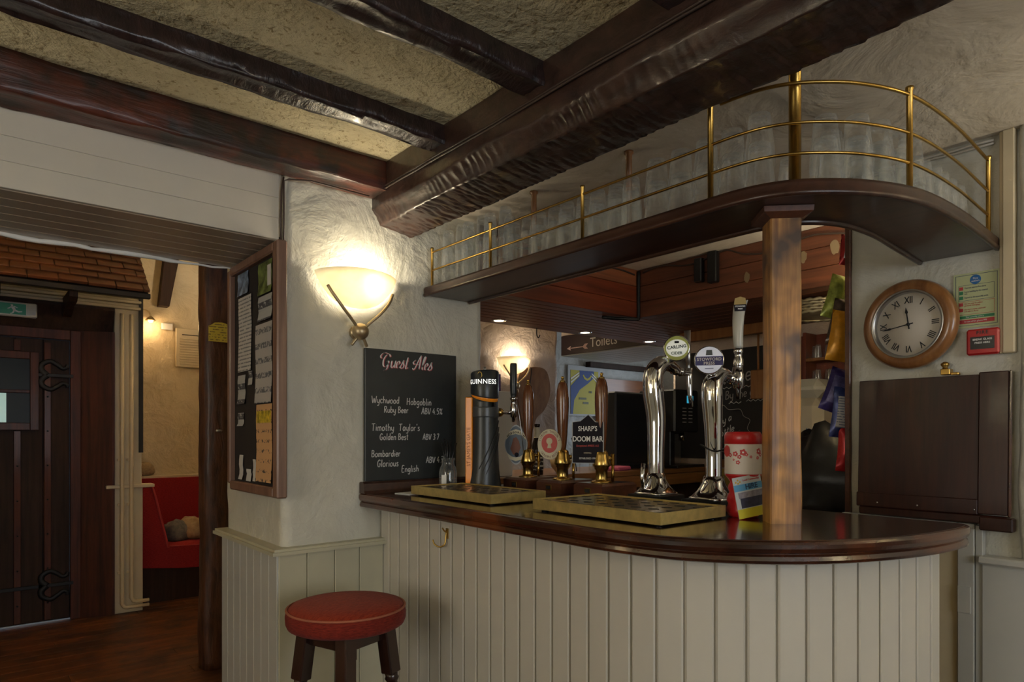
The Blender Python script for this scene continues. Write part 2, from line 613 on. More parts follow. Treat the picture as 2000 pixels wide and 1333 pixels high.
def fabric(name, c1, c2, scale, stretch):
    m, N, L, B = base_mat(name)
    v = coords(N, L, stretch)
    f = nz(N, L, v, scale, 3, .6)
    L.new(ramp(N, L, f, [(.35, c1), (.65, c2)]), B.inputs['Base Color'])
    B.inputs['Roughness'].default_value = .8
    B.inputs['Sheen Weight'].default_value = .06
    B.inputs['Specular IOR Level'].default_value = .2
    L.new(bumpn(N, L, f, .6, .004), B.inputs['Normal'])
    return m


F_RED = fabric('red_stool_velour', (.12, .010, .006), (.23, .024, .012), 60, (1, 1, 6))
F_BANQ = fabric('red_banquette_velour', (.24, .012, .014), (.36, .022, .024), 70, (1, 1, 3))

# ------------------------------------------------------------------ the setting
# main floor and the boards one can see through the opening
floor = struct('floor', MB().box(-3.2, 7.2, -3.2, 6.9, -.12, -.012), W_DOOR, 'dark wooden floor of the pub', 'floor')
bw = .125
for r in range(29):
    y0 = 2.2 + r * bw
    off = (r % 3) * .55 - 1.6
    x = off - 1.4
    while x < 2.4:
        x1 = x + 1.45
        a, b = max(x, -1.15), min(x1, 2.25)
        if b - a > .1 and not (y0 > 5.58 and b > 1.02 and False):
            MB().box(a + .0015, b - .0015, y0 + .0015, y0 + bw - .0015, -.012, random.uniform(-.0008, 0), .001).build('plank', W_FLOOR, floor)
        x = x1

# main ceiling (higher, cream, over the drinking side) and the lower white one over the bar
struct('ceiling', MB().box(-3.2, 1.5, -3.2, 2.75, 2.487, 2.62), P_CEIL, 'rough cream plastered ceiling between the dark beams', 'ceiling')
struct('ceiling_bar', MB().box(1.5, 3.6, -3.2, 2.86, 2.372, 2.62), P_CEIL2, 'white textured ceiling above the bar and glass shelf', 'ceiling')
struct('ceiling_lobby', MB().box(-1.4, 2.4, 3.2, 6.9, 2.95, 3.05), P_CEIL, 'plastered ceiling of the entrance lobby', 'ceiling')
struct('ceiling_far', MB().box(2.0, 7.2, 3.51, 6.0, 2.5, 2.6), P_CEIL2, 'pale ceiling of the room beyond the bar', 'ceiling')

# walls that the photograph does not show: they hold the assumed windows the daylight comes through
def wall_with_hole(name, axis, pos, a0, a1, h0, h1, z0, z1, thick, label):
    mb = MB()
    segs = [(a0, h0, 0, 2.62), (h1, a1, 0, 2.62), (h0, h1, 0, z0), (h0, h1, z1, 2.62)]
    for (u0, u1, w0, w1) in segs:
        if axis == 'y':
            mb.box(u0, u1, pos - thick, pos, w0, w1)
        else:
            mb.box(pos - thick, pos, u0, u1, w0, w1)
    return struct(name, mb, P_WALL, label, 'wall')


wall_with_hole('wall_back', 'y', -3.0, -3.2, 3.0, -.35, 1.45, .85, 2.15, .2, 'white plastered wall with an assumed window behind the viewer')
wall_with_hole('wall_left', 'x', -3.0, -3.0, 2.65, -.3, 1.5, .85, 2.15, .2, 'white plastered side wall with an assumed window')
for nm, (ax, pos, h0, h1) in {'window_1': ('y', -3.05, -.35, 1.45), 'window_2': ('x', -3.05, -.3, 1.5)}.items():
    mb = MB()
    for q in (0, .5, 1):
        u = h0 + (h1 - h0) * q
        w = .03
        if ax == 'y':
            mb.box(u - w, u + w, pos - .03, pos + .03, .85, 2.15)
        else:
            mb.box(pos - .03, pos + .03, u - w, u + w, .85, 2.15)
    for z in (.87, 1.5, 2.13):
        if ax == 'y':
            mb.box(h0, h1, pos - .025, pos + .025, z - .025, z + .025)
        else:
            mb.box(pos - .025, pos + .025, h0, h1, z - .025, z + .025)
    struct(nm, mb, PAINT_CREAM, 'assumed cream casement window frame letting in daylight', 'window')

# header over the opening, with its boards, and the boarded soffit under it
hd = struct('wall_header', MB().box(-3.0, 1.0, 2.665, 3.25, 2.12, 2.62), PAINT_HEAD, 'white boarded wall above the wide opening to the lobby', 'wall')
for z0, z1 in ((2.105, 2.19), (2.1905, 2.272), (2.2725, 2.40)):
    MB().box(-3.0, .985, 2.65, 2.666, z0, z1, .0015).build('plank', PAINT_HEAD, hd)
sf = struct('ceiling_soffit', MB().box(-3.0, 1.0, 2.668, 3.24, 2.112, 2.122), DARK_GAP, 'boarded soffit under the header of the lobby opening', 'ceiling')
nb = 6
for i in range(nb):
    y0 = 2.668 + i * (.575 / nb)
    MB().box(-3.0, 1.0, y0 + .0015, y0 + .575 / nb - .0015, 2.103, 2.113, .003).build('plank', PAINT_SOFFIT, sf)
# ragged white tape along the far edge of the soffit
mb = MB()
pts = [(-1.2 + i * .06, 3.247 + random.uniform(-.006, .006), 2.098 + random.uniform(-.006, .006)) for i in range(38)]
mb.tube(pts, [.010 + random.uniform(-.003, .004) if p[0] < .75 else .005 for p in pts], 6)
struct('trim_1', mb, WHITE, 'ragged white sealed edge along the far side of the soffit', 'trim')
struct('wall_opening_side', MB().box(-3.0, -1.2, 2.65, 3.25, 0, 2.105), P_WALL, 'white wall at the far end of the lobby opening', 'wall')

# pillar between the opening and the bar, softly uneven
def rough_box(x0, x1, y0, y1, z0, z1, step, amp, rnd=.02):
    """plastered block: four side faces with uneven surface and rounded corners"""
    ring = []
    def seg(ax, ay, bx, by):
        n = max(2, int(math.hypot(bx - ax, by - ay) / step))
        for i in range(n):
            ring.append((ax + (bx - ax) * i / n, ay + (by - ay) * i / n))
    c = rnd
    seg(x0 + c, y0, x1 - c, y0); seg(x1 - c, y0, x1, y0 + c); seg(x1, y0 + c, x1, y1 - c); seg(x1, y1 - c, x1 - c, y1)
    seg(x1 - c, y1, x0 + c, y1); seg(x0 + c, y1, x0, y1 - c); seg(x0, y1 - c, x0, y0 + c); seg(x0, y0 + c, x0 + c, y0)
    mx, my = (x0 + x1) / 2, (y0 + y1) / 2
    rings = []
    nzs = max(2, int((z1 - z0) / step))
    for k in range(nzs + 1):
        z = z0 + (z1 - z0) * k / nzs
        rr = []
        for (x, y) in ring:
            d = noise.noise(Vector((x * 5, y * 5, z * 4))) * amp + noise.noise(Vector((x * 16, y * 16, z * 13))) * amp * .4 - amp * .6
            dx, dy = (1 if x > mx else -1) if abs(x - mx) > (x1 - x0) / 2 - c - 1e-6 else 0, (1 if y > my else -1) if abs(y - my) > (y1 - y0) / 2 - c - 1e-6 else 0
            rr.append((x + dx * d, y + dy * d, z))
        rings.append(rr)
    return MB().loft(rings, True, True)


struct('wall_pillar', rough_box(1.0, 2.02, 2.65, 3.40, 0, 2.5, .022, .005), P_WALL, 'white plastered pillar wall carrying the sconce and chalkboard', 'wall')
# dado on the pillar: boards and cap
dd = struct('trim_2', MB().box(.985, 1.43, 2.635, 3.38, 0, .835), DARK_GAP, 'painted dado boarding around the foot of the pillar', 'trim')
xs = [.972, 1.09, 1.21, 1.325, 1.44]
for a, b in zip(xs[:-1], xs[1:]):
    MB().box(a + .001, b - .001, 2.618, 2.637, 0, .836, .003).build('plank', PAINT_DADO, dd)
ys = [2.622 + i * .0905 for i in range(9)]
for a, b in zip(ys[:-1], ys[1:]):
    MB().box(.966, .986, a + .001, b - .001, 0, .836, .003).build('plank', PAINT_GREY, dd)
cp = [(.940, 2.592), (1.445, 2.592), (1.445, 2.66), (1.01, 2.66), (1.01, 3.40), (.940, 3.40)]
mb = MB().prism(cp, .836, .850)
cp2 = [(.950, 2.602), (1.445, 2.602), (1.445, 2.66), (1.01, 2.66), (1.01, 3.40), (.950, 3.40)]
mb.prism(cp2, .850, .860)
mb.build('cap_rail', PAINT_DADO, dd)
# yellowed strip and cable at the corner between header and pillar
mb = MB().tube([(.992, 2.648, 2.10), (.990, 2.646, 2.2), (.994, 2.645, 2.30), (1.0, 2.64, 2.358)], .004, 6)
mb.tube([(1.004, 2.646, 2.09), (1.003, 2.645, 2.2), (1.004, 2.645, 2.345), (1.02, 2.635, 2.352), (1.10, 2.60, 2.354), (1.36, 2.60, 2.352)], .0035, 6)
tag(mb.build('cable', CABLE), 'thin brown cable up the pillar corner below the red beam', 'cable')

# clock wall
struct('wall_right', rough_box(2.80, 2.96, -3.2, 1.20, 0, 2.38, .04, .004, .012), P_WALL, 'white plastered wall carrying the clock and fire notice', 'wall')
struct('trim_3', MB().box(2.79, 2.965, 1.19, 1.212, .9, 2.372, .003), W_POSTD, 'brown timber edge where the clock wall ends', 'trim')
struct('wall_pier', rough_box(2.765, 2.86, -1.2, .628, .88, 2.372, .03, .006, .012), P_WALL, 'rough plastered pier beside the white trunking', 'wall')
mb = MB().box(2.768, 2.80, .636, .672, 1.60, 2.372, .004)
mb.box(2.778, 2.80, .672, .682, 1.60, 2.372, .002)
struct('trim_4', mb, PAINT_CREAM, 'cream vertical trunking beside the fire notice', 'trim')
mb = MB()
for k, (dz, r) in enumerate(((0, .005), (.012, .004))):
    mb.tube([(2.79 - .004 * k, .7 + i * .06, 2.356 - dz + random.uniform(-.003, .003)) for i in range(9)], r, 6)
tag(mb.build('cable', CABLEW), 'pale twin cable where the clock wall meets the ceiling', 'cable')
d2 = struct('trim_5', MB().box(2.772, 2.80, -2.5, .728, 0, .865), DARK_GAP, 'grey painted dado boarding below the rough pier', 'trim')
for i in range(8):
    b = .728 - i * .135
    MB().box(2.752, 2.774, b - .134, b - .001, 0, .866, .003).build('plank', PAINT_GREY, d2)
MB().box(2.728, 2.80, -2.5, .735, .866, .892, .006).build('cap_rail', PAINT_GREY, d2)

# lobby beyond the opening
struct('wall_lobby_left', MB().box(-1.4, -1.2, 3.25, 6.9, 0, 3.0), P_FAR, 'warm plastered side wall of the lobby', 'wall')
mb = MB().box(-1.2, -.30, 5.65, 5.85, 0, 3.0)
mb.box(-.30, .70, 5.65, 5.85, 2.06, 3.0)
mb.box(.70, 1.04, 5.65, 5.85, 0, 3.0)
struct('wall_door', mb, P_FAR, 'cream wall around the old entrance door', 'wall')
struct('wall_lobby_end', rough_box(.9, 2.4, 6.6, 6.9, 0, 3.0, .03, .012), P_FAR, 'warm rough plastered wall behind the red banquette', 'wall')
struct('wall_lobby_side', MB().box(.96, 1.035, 5.85, 6.65, 0, 3.0), P_FAR, 'short plastered return wall beside the banquette', 'wall')
struct('wall_lobby_right', MB().box(2.2, 2.4, 3.4, 6.9, 0, 3.0), P_FAR, 'plastered wall closing the lobby', 'wall')
struct('trim_6', MB().box(1.0, 2.2, 6.50, 6.62, .925, .95, .004), PAINT_CREAM, 'cream ledge above the red banquette back', 'trim')

# servery and the room beyond it
struct('wall_servery', MB().box(4.4, 4.55, .6, 3.25, 0, 2.5), P_PINK, 'wall behind the bar that carries the wine chalkboard', 'wall')
struct('wall_servery_end', MB().box(2.96, 4.5, .45, .6, 0, 2.5), P_WALL, 'wall closing the bar area behind the clock', 'wall')
struct('wall_far_lamp', rough_box(2.05, 4.42, 4.6, 4.8, 0, 2.5, .03, .010), P_PINK, 'pinkish rough plastered wall with a lit sconce beyond the bar', 'wall')
struct('wall_far_end', rough_box(4.2, 7.2, 5.4, 5.6, 0, 2.5, .04, .010), P_GREY, 'cool grey plastered wall behind the yellow shirt poster', 'wall')
struct('wall_far_right', MB().box(7.0, 7.2, 2.7, 5.6, 0, 2.5), P_WALL, 'end wall of the room beyond the bar', 'wall')
struct('wall_far_near', MB().box(4.5, 7.2, 2.7, 2.88, 0, 2.5), P_PINK, 'near wall of the room beyond the bar', 'wall')
struct('wall_far_left', MB().box(2.0, 2.1, 3.4, 4.7, 0, 2.5), P_PINK, 'side wall of the room beyond the bar', 'wall')

# lowered boarded ceiling A (runs across, with the downlights) and B (runs along)
sa = struct('ceiling_boarded', MB().box(2.02, 5.2, 2.765, 3.50, 2.085, 2.5), DARK_GAP, 'lowered varnished board ceiling with downlights behind the bar', 'ceiling')
nb = 9
ya = 2.75
wds = [.075] * 8 + [.155]
for i, w in enumerate(wds):
    MB().box(2.02, 5.2, ya + .002, ya + w - .002, 2.066, 2.086, .004).build('plank', W_SOF if i != 8 else W_SOF, sa)
    ya += w
for z0, z1, m_ in ((2.066, 2.165, W_SOFRED), (2.167, 2.265, W_SOFRED), (2.267, 2.372, W_SOF)):
    MB().box(2.02, 3.36, 2.745, 2.766, z0, z1, .003).build('fascia_board', m_, sa)
sb = struct('ceiling_boarded_side', MB().box(3.365, 4.4, .6, 2.75, 2.085, 2.5), DARK_GAP, 'lowered varnished board ceiling above the wine chalkboard', 'ceiling')
for i in range(10):
    x0 = 3.35 + i * .105
    MB().box(x0 + .002, x0 + .103, .6, 2.75, 2.066, 2.086, .004).build('plank', W_SOFY, sb)
for z0, z1 in ((2.066, 2.165), (2.167, 2.265), (2.267, 2.372)):
    MB().box(3.345, 3.366, .6, 2.745, z0, z1, .003).build('fascia_board', W_SOFY, sb)
# bare plaster spots on the fascia
for i, (y, z, r) in enumerate(((1.66, 2.235, .025), (1.50, 2.25, .030), (1.98, 2.19, .023))):
    pts = []
    for k in range(14):
        a = 2 * PI * k / 14
        q = r * (1 + .28 * noise.noise(Vector((k * .9, i * 3.1, .4))))
        pts.append((y + q * math.cos(a) * .75, z + q * math.sin(a) * 1.25))
    MB().prism(pts, 3.3425, 3.346, 'yzx').build('paint_patch', mat('bare_patch', (.22, .16, .09), .8) if i == 0 else bpy.data.materials['bare_patch'], sb)

# dark beams
def hewn(name, along, path0, path1, prof, step, amp, m, label, scal=None):
    """beam with a closed profile of (u, z) points; u is the other horizontal axis"""
    L_ = abs(path1 - path0)
    n = int(L_ / step)
    rings = []
    for k in range(n + 1):
        t = path0 + (path1 - path0) * k / n
        rr = []
        for i, (u, z) in enumerate(prof):
            du = noise.noise(Vector((t * 3.1, i * .35, 1.7))) * amp + noise.noise(Vector((t * 11, i * .8, 5.7))) * amp * .45
            dz = noise.noise(Vector((t * 2.7, i * .35, 8.3))) * amp + noise.noise(Vector((t * 13, i * .8, 3.1))) * amp * .45
            if scal:
                a, b = scal(i, t)
                du += a
                dz += b
            rr.append((t, u + du, z + dz) if along == 'x' else (u + du, t, z + dz))
        rings.append(rr)
    return struct(name, MB().loft(rings, True, True), m, label, 'beam')


def pr_beam(u0, u1, zb, zt, n=5, c=.02):
    pts = []
    for i in range(n + 1):
        pts.append((u0, zt + (zb + c - zt) * i / n))
    for i in range(1, 4):
        a = PI / 2 * i / 4
        pts.append((u0 + c - c * math.cos(a), zb + c - c * math.sin(a)))
    for i in range(n + 1):
        pts.append((u0 + c + (u1 - u0 - 2 * c) * i / n, zb))
    for i in range(1, 4):
        a = PI / 2 * i / 4
        pts.append((u1 - c + c * math.sin(a), zb + c - c * math.cos(a)))
    for i in range(n + 1):
        pts.append((u1, zb + c + (zt - zb - c) * i / n))
    return pts


# the great beam: wide adzed chamfer with scallops on the drinkers' side, ripples below
gb = []
for q in (0, .2, .4, .6, .8, .95, 1.0):
    gb.append((1.400, 2.52 - (2.52 - 2.318) * q))
for q in (.06, .3, .5, .7, .94):
    gb.append((1.400 + .036 * q, 2.316 - .062 * q))
for q in (0.0, .05, .2, .35, .5, .65, .8, .95, 1.0):
    gb.append((1.437 + .166 * q, 2.252 - .026 * q))
for q in (.02, .1, .4, .7, 1):
    gb.append((1.606, 2.226 + (2.52 - 2.226) * q))


def adze(i, t):
    fade = max(0.12, min(1, (t - .7) / .9)) * (.55 + .9 * noise.noise(Vector((t * 3.3, 7, 0))))
    if 6 <= i <= 12:
        ph = (t * 25 + 1.6 * noise.noise(Vector((t * 5, 0, 0))) + .5 * noise.noise(Vector((t * 9, i * .3, 0))) + i * .06) % 1.0
        s = (1 - (2 * ph - 1) ** 2) * .0085 * fade
        w = max(0, 1 - abs(i - 9 - 1.2 * noise.noise(Vector((t * 6, 3, 0)))) / 3.4)
        return (s * .75 * w, s * .6 * w)
    if 13 <= i <= 20:
        ph = (t * 16 + i * .5 + 3.0 * noise.noise(Vector((t * 4, i * .7, 2)))) % 1.0
        return (0, (ph ** 1.5) * .0055)
    return (0, 0)


hewn('beam_great', 'y', 2.66, -3.0, gb, .006, .006, W_BEAM, 'massive dark hewn beam with adze-scalloped lower edge', adze)
hewn('beam_wall', 'x', -3.0, 1.42, pr_beam(2.515, 2.655, 2.362, 2.50), .03, .010, W_BEAMRED, 'red-brown beam lying on the white header wall')
hewn('beam_joist', 'x', -3.0, 1.42, pr_beam(2.075, 2.175, 2.418, 2.50, 4, .014), .018, .012, W_BEAMX, 'glossy dark ceiling joist next to the red-brown beam')
hewn('beam_joist', 'x', -3.0, 1.42, pr_beam(1.520, 1.620, 2.414, 2.50, 4, .014), .018, .012, W_BEAMX, 'glossy dark ceiling joist second from the red-brown beam')
hewn('beam_joist', 'x', -3.0, 1.42, pr_beam(.93, 1.05, 2.41, 2.50, 4, .014), .018, .012, W_BEAMX, 'dark ceiling joist third from the red-brown beam, at the top edge')
for k, z in enumerate((2.372, 2.381)):
    mb = MB()
    pts = [(1.394 - .001 * k + random.uniform(-.0015, .0015), y, z + .006 * noise.noise(Vector((y * 2.5, k * .1, 0)))) for y in [2.645 - i * .09 for i in range(36)]]
    mb.tube(pts, .0042, 6)
    tag(mb.build('cable', CABLE), ('lower' if k == 0 else 'upper') + ' brown cable clipped along the side of the great beam', 'cable')

# ------------------------------------------------------------------ the bar
def resample(pts, step):
    out = [pts[0]]
    need = step
    for a, b in zip(pts[:-1], pts[1:]):
        d = (b - a).length
        pos = 0.0
        while pos + need <= d:
            pos += need
            out.append(a + (b - a) * (pos / d))
            need = step
        need -= d - pos
    return out


bar = thing('bar_counter', 'curved bar front of cream painted upright boards below the dark counter', 'bar', (1.6, 1.6, 0))
OX, OY = 1.6, 1.6
front = bez([(1.44 - OX, 2.645 - OY, 0), (1.44 - OX, 2.2 - OY, 0), (1.44 - OX, 1.75 - OY, 0), (1.44 - OX, 1.45 - OY, 0), (1.442 - OX, 1.25 - OY, 0), (1.468 - OX, 1.09 - OY, 0), (1.522 - OX, .985 - OY, 0),
             (1.60 - OX, .90 - OY, 0), (1.70 - OX, .825 - OY, 0), (1.82 - OX, .765 - OY, 0), (1.96 - OX, .72 - OY, 0), (2.09 - OX, .694 - OY, 0), (2.205 - OX, .684 - OY, 0)], 14)
poly = []
for k, p in enumerate(front):
    t = (front[min(k + 1, len(front) - 1)] - front[max(k - 1, 0)]).normalized()
    nrm = Vector((-t.y, t.x, 0))
    poly.append((p.x + nrm.x * .011, p.y + nrm.y * .011))
poly = poly + [(2.19 - OX, .70 - OY), (2.19 - OX, 2.645 - OY)]
MB().prism(poly, 0.0, 1.0).build('carcass', PAINT_BAR, bar)
st = resample(front, .0795)
if (st[-1] - front[-1]).length > .03:
    st.append(front[-1])
for a, b in zip(st[:-1], st[1:]):
    t = (b - a)
    w = t.length
    t.normalize()
    ang = math.atan2(t.y, t.x)
    MB().box(.0035, w - .0035, 0, .015, -.5, .5, .004).build('board', PAINT_BAR, bar, (a.x, a.y, .5), (0, 0, ang))
MB().box(2.19 - OX, 2.215 - OX, .69 - OY, .735 - OY, 0, 1.0, .003).build('corner_post', W_POSTD, bar)
MB().box(2.19 - OX, 2.206 - OX, .736 - OY, 2.64 - OY, 0, 1.0).build('back_panel', PAINT_CREAM, bar)

ctop = thing('bar_worktop', 'polished dark mahogany counter top with rounded end', 'counter', (1.6, 1.6, 1.0))
edge = bez([(1.335 - OX, 2.645 - OY, 0), (1.335 - OX, 2.2 - OY, 0), (1.335 - OX, 1.75 - OY, 0), (1.333 - OX, 1.42 - OY, 0), (1.335 - OX, 1.22 - OY, 0), (1.365 - OX, 1.04 - OY, 0), (1.43 - OX, .918 - OY, 0),
            (1.51 - OX, .826 - OY, 0), (1.61 - OX, .747 - OY, 0), (1.73 - OX, .685 - OY, 0), (1.89 - OX, .632 - OY, 0), (2.05 - OX, .606 - OY, 0), (2.18 - OX, .604 - OY, 0), (2.232 - OX, .625 - OY, 0), (2.238 - OX, .68 - OY, 0)], 10)


def off_poly(path, d, tail):
    out = []
    for k, p in enumerate(path):
        t = (path[min(k + 1, len(path) - 1)] - path[max(k - 1, 0)]).normalized()
        out.append((p.x - t.y * d, p.y + t.x * d))
    return out + tail


tail = [(2.228 - OX, 2.645 - OY)]
lv = [(.0, .012), (.003, .006), (.010, .004), (.020, .007), (.025, .012), (.0265, .012), (.030, .004), (.040, 0.0), (.050, 0.0), (.056, .003), (.059, .008), (.060, .014)]
rings = []
for z, d in lv:
    rings.append([(x, y, z) for x, y in off_poly(edge, d, tail)])
mb = MB()
ne = len(edge)
mb.loft(rings, False, False)
n_ = len(rings[0])
mb.build('edge_moulding', W_EDGE, ctop)
topp = off_poly(edge, .013, tail)
MB().prism(topp, .012, .0605).build('slab', W_COUNTER, ctop)
mb = MB().prism([(-.05, 0), (0, 0), (0, .046), (-.012, .050), (-.030, .050), (-.040, .042), (-.043, .012)], 1.338 - OX, 1.90 - OX, 'yzx')
tag(mb.build('counter_upstand', W_SHELF, loc=(OX, 2.647, 1.0607)), 'dark moulded upstand under the guest ales chalkboard', 'upstand')

# hook under the counter
h = thing('bag_hook', 'small brass double hook screwed to the bar boards', 'hook', (1.44, 2.115, .93))
hp = bez([(-.006, 0, .02), (-.008, 0, -.005), (-.014, .0, -.035), (-.030, .012, -.044), (-.042, .028, -.034), (-.044, .036, -.018)], 6)
mb = MB().tube(hp, .0032, 8)
mb.tube(bez([(-.006, 0, .012), (-.018, -.004, .018), (-.028, -.006, .030)], 6), .003, 8)
mb.build('hook', BRASS_RAIL, h)
MB().box(-.004, -.0005, -.008, .008, -.014, .026, .001).build('plate', BRASS_RAIL, h)

# ------------------------------------------------------------------ shelf over the bar
SZ = 1.97
shelf = thing('glass_shelf', 'long dark wooden glass shelf curving into the clock wall', 'shelf', (1.8, 1.6, SZ))
SX, SY = 1.8, 1.6
so = bez([(1.672 - SX, 2.64 - SY, 0), (1.672 - SX, 2.1 - SY, 0), (1.672 - SX, 1.6 - SY, 0), (1.672 - SX, 1.2 - SY, 0), (1.675 - SX, 1.02 - SY, 0), (1.705 - SX, .915 - SY, 0), (1.77 - SX, .834 - SY, 0), (1.887 - SX, .752 - SY, 0),
          (2.068 - SX, .690 - SY, 0), (2.365 - SX, .674 - SY, 0), (2.79 - SX, .69 - SY, 0)], 10)
si = bez([(1.928 - SX, 2.64 - SY, 0), (1.928 - SX, 2.0 - SY, 0), (1.928 - SX, 1.45 - SY, 0), (1.93 - SX, 1.2 - SY, 0), (1.94 - SX, 1.08 - SY, 0), (1.975 - SX, .99 - SY, 0), (2.08 - SX, .922 - SY, 0), (2.26 - SX, .90 - SY, 0), (2.5 - SX, .915 - SY, 0), (2.79 - SX, .935 - SY, 0)], 10)
poly = [(p.x, p.y) for p in so] + [(p.x, p.y) for p in reversed(si)]
MB().prism(poly, 0, .036).build('board', W_SHELF, shelf)


def lip(path, prof, side):
    rings = []
    for k, p in enumerate(path):
        t = (path[min(k + 1, len(path) - 1)] - path[max(k - 1, 0)]).normalized()
        nrm = Vector((t.y, -t.x, 0)) * side
        rings.append([(p.x + nrm.x * a, p.y + nrm.y * a, z) for a, z in prof])
    return MB().loft(rings, True, True)


lip(so, [(-.006, -.006), (.004, -.008), (.009, -.004), (.010, .003), (.006, .008), (.007, .026), (.004, .0355), (-.004, .0358)], 1).build('front_moulding', W_SHELF, shelf)
lip(si, [(-.010, -.004), (-.004, -.011), (.004, -.010), (.007, -.003), (.007, .034), (-.004, .0358)], -1).build('back_moulding', W_SHELF, shelf)

# brass gallery rail
gal = thing('gallery_rail', 'brass gallery rail around the glass shelf above the bar', 'rail', (1.8, 1.6, SZ + .036))
ro = bez([(1.690 - SX, 2.615 - SY, 0), (1.690 - SX, 2.1 - SY, 0), (1.690 - SX, 1.6 - SY, 0), (1.690 - SX, 1.2 - SY, 0), (1.693 - SX, 1.03 - SY, 0), (1.720 - SX, .93 - SY, 0), (1.783 - SX, .850 - SY, 0), (1.895 - SX, .770 - SY, 0),
          (2.072 - SX, .710 - SY, 0), (2.365 - SX, .694 - SY, 0), (2.75 - SX, .708 - SY, 0)], 12)
for zz in (.078, .162):
    MB().tube([p + Vector((0, 0, zz)) for p in ro], .0045, 8).build('bar', BRASS_RAIL, gal)
i0 = min(range(len(ro)), key=lambda i: abs(ro[i].y + SY - 1.09))
MB().tube([p + Vector((0, 0, .270 if p.x + SX < 2.1 else .270)) for p in ro[i0:]], .0052, 8).build('bar', BRASS_RAIL, gal)


def gpost(px_, py_, h, r=.0065, base=0.0):
    pr = [(r * 1.5, base), (r * 1.5, base + .004), (r, base + .007), (r, base + h - .012), (r * 1.3, base + h - .009), (r * 1.3, base + h - .002), (r * .7, base + h)]
    return MB().lathe(pr, 12, Matrix.Translation((px_ - SX, py_ - SY, 0))).build('upright', BRASS_RAIL, gal)


gpost(1.690, 2.61, .185)
gpost(1.690, 2.168, .195)
gpost(1.690, 1.638, .195)
gpost(1.691, 1.118, .285, .0085)
gpost(2.055, .714, .295, .0085)
gpost(2.755, .708, .285, .0075)
for k, (x, y, r) in enumerate(((1.775, .905, .0165), (1.907, 2.14, .012), (1.907, 1.61, .012))):
    hg = tag(MB().lathe([(r * 1.6, 0), (r * 1.6, .005), (r, .008), (r, .352), (r * 1.5, .356), (r * 1.5, .364)], 16).build('hanger_tube', BRASS_RAIL if k == 0 else W_PEG, loc=(x, y, SZ + .036)),
             ('thick brass tube holding the curved end of the glass shelf', 'brown tube from shelf to ceiling nearest the sconce', 'brown tube from shelf to ceiling behind the middle of the rail')[k], 'tube')

# post carrying the shelf
post = thing('shelf_post', 'worn golden oak post standing on the counter under the shelf', 'post', (1.852, .985, 1.0605), PI / 4)
rings = []
for k in range(46):
    z = .906 * k / 45
    rr = []
    hw, ch = .0430, .004
    sq = []
    for sd in range(4):
        for q in (-1, -.5, 0, .5, 1):
            u = q * (hw - ch)
            sq.append([(u, -hw), (hw, u), (-u, hw), (-hw, -u)][sd])
    for (x, y) in sq:
        wob = 1 + .030 * math.sin(z * 9 + (1.2 if x < 0 else 0)) * (1 if z < .5 else .5) + .025 * noise.noise(Vector((x * 30, y * 30, z * 6)))
        rr.append((x * wob, y * wob, z))
    rings.append(rr)
MB().loft(rings, True, False).build('shaft', W_POST, post)
mb = MB()
mb.loft([[(sx * .045, sy * .045, .880) for sx, sy in ((-1, -1), (1, -1), (1, 1), (-1, 1))], [(sx * .068, sy * .068, .893) for sx, sy in ((-1, -1), (1, -1), (1, 1), (-1, 1))],
         [(sx * .069, sy * .069, .9085) for sx, sy in ((-1, -1), (1, -1), (1, 1), (-1, 1))]], True, False)
mb.build('capital', W_POSTD, post)

# ------------------------------------------------------------------ glasses on the shelf
def glass_mesh(rb, rt, h, n=22):
    mb = MB()
    pr = [(rb, 0), (rb * .985, h * .25), (rb + (rt - rb) * .62, h * .6), (rt, h * .93), (rt * .94, h * .985), (rt * .8, h), (.001, h * .995)]
    mb.lathe(pr, n, cap=False)
    pi = [(rb - .002, .0), (rb - .004, h * .04), (rt * .96, h * .88), (rt * .86, h * .905), (rt * .5, h * .915), (.001, h * .915)][2:]
    mb.lathe(pi, n, cap=False)
    return mb.mesh('drinking_glass', False)


G_PINT = glass_mesh(.043, .031, .152)
G_TALL = glass_mesh(.034, .025, .185)
G_TUMB = glass_mesh(.036, .027, .135)
G_HALF = glass_mesh(.035, .026, .118)
for m_, g in ((GLASS, G_PINT), (FROST, G_TALL), (GLASS, G_TUMB), (FROST, G_HALF)):
    g.materials.append(m_)
ORD = 'first second third fourth fifth sixth seventh eighth ninth tenth eleventh twelfth thirteenth'.split()


def stack(me, x, y, n, dz, what, where, group):
    for k in range(n):
        o = mobj('drinking_glass', me, None, None, (x, y, SZ + .0365 + k * dz), (0, 0, random.uniform(0, 6)))
        lv_ = '' if n == 1 else (', top of stack' if k == n - 1 else ', bottom of stack')
        tag(o, f'upturned {what}, {where}{lv_}', 'glass', group)


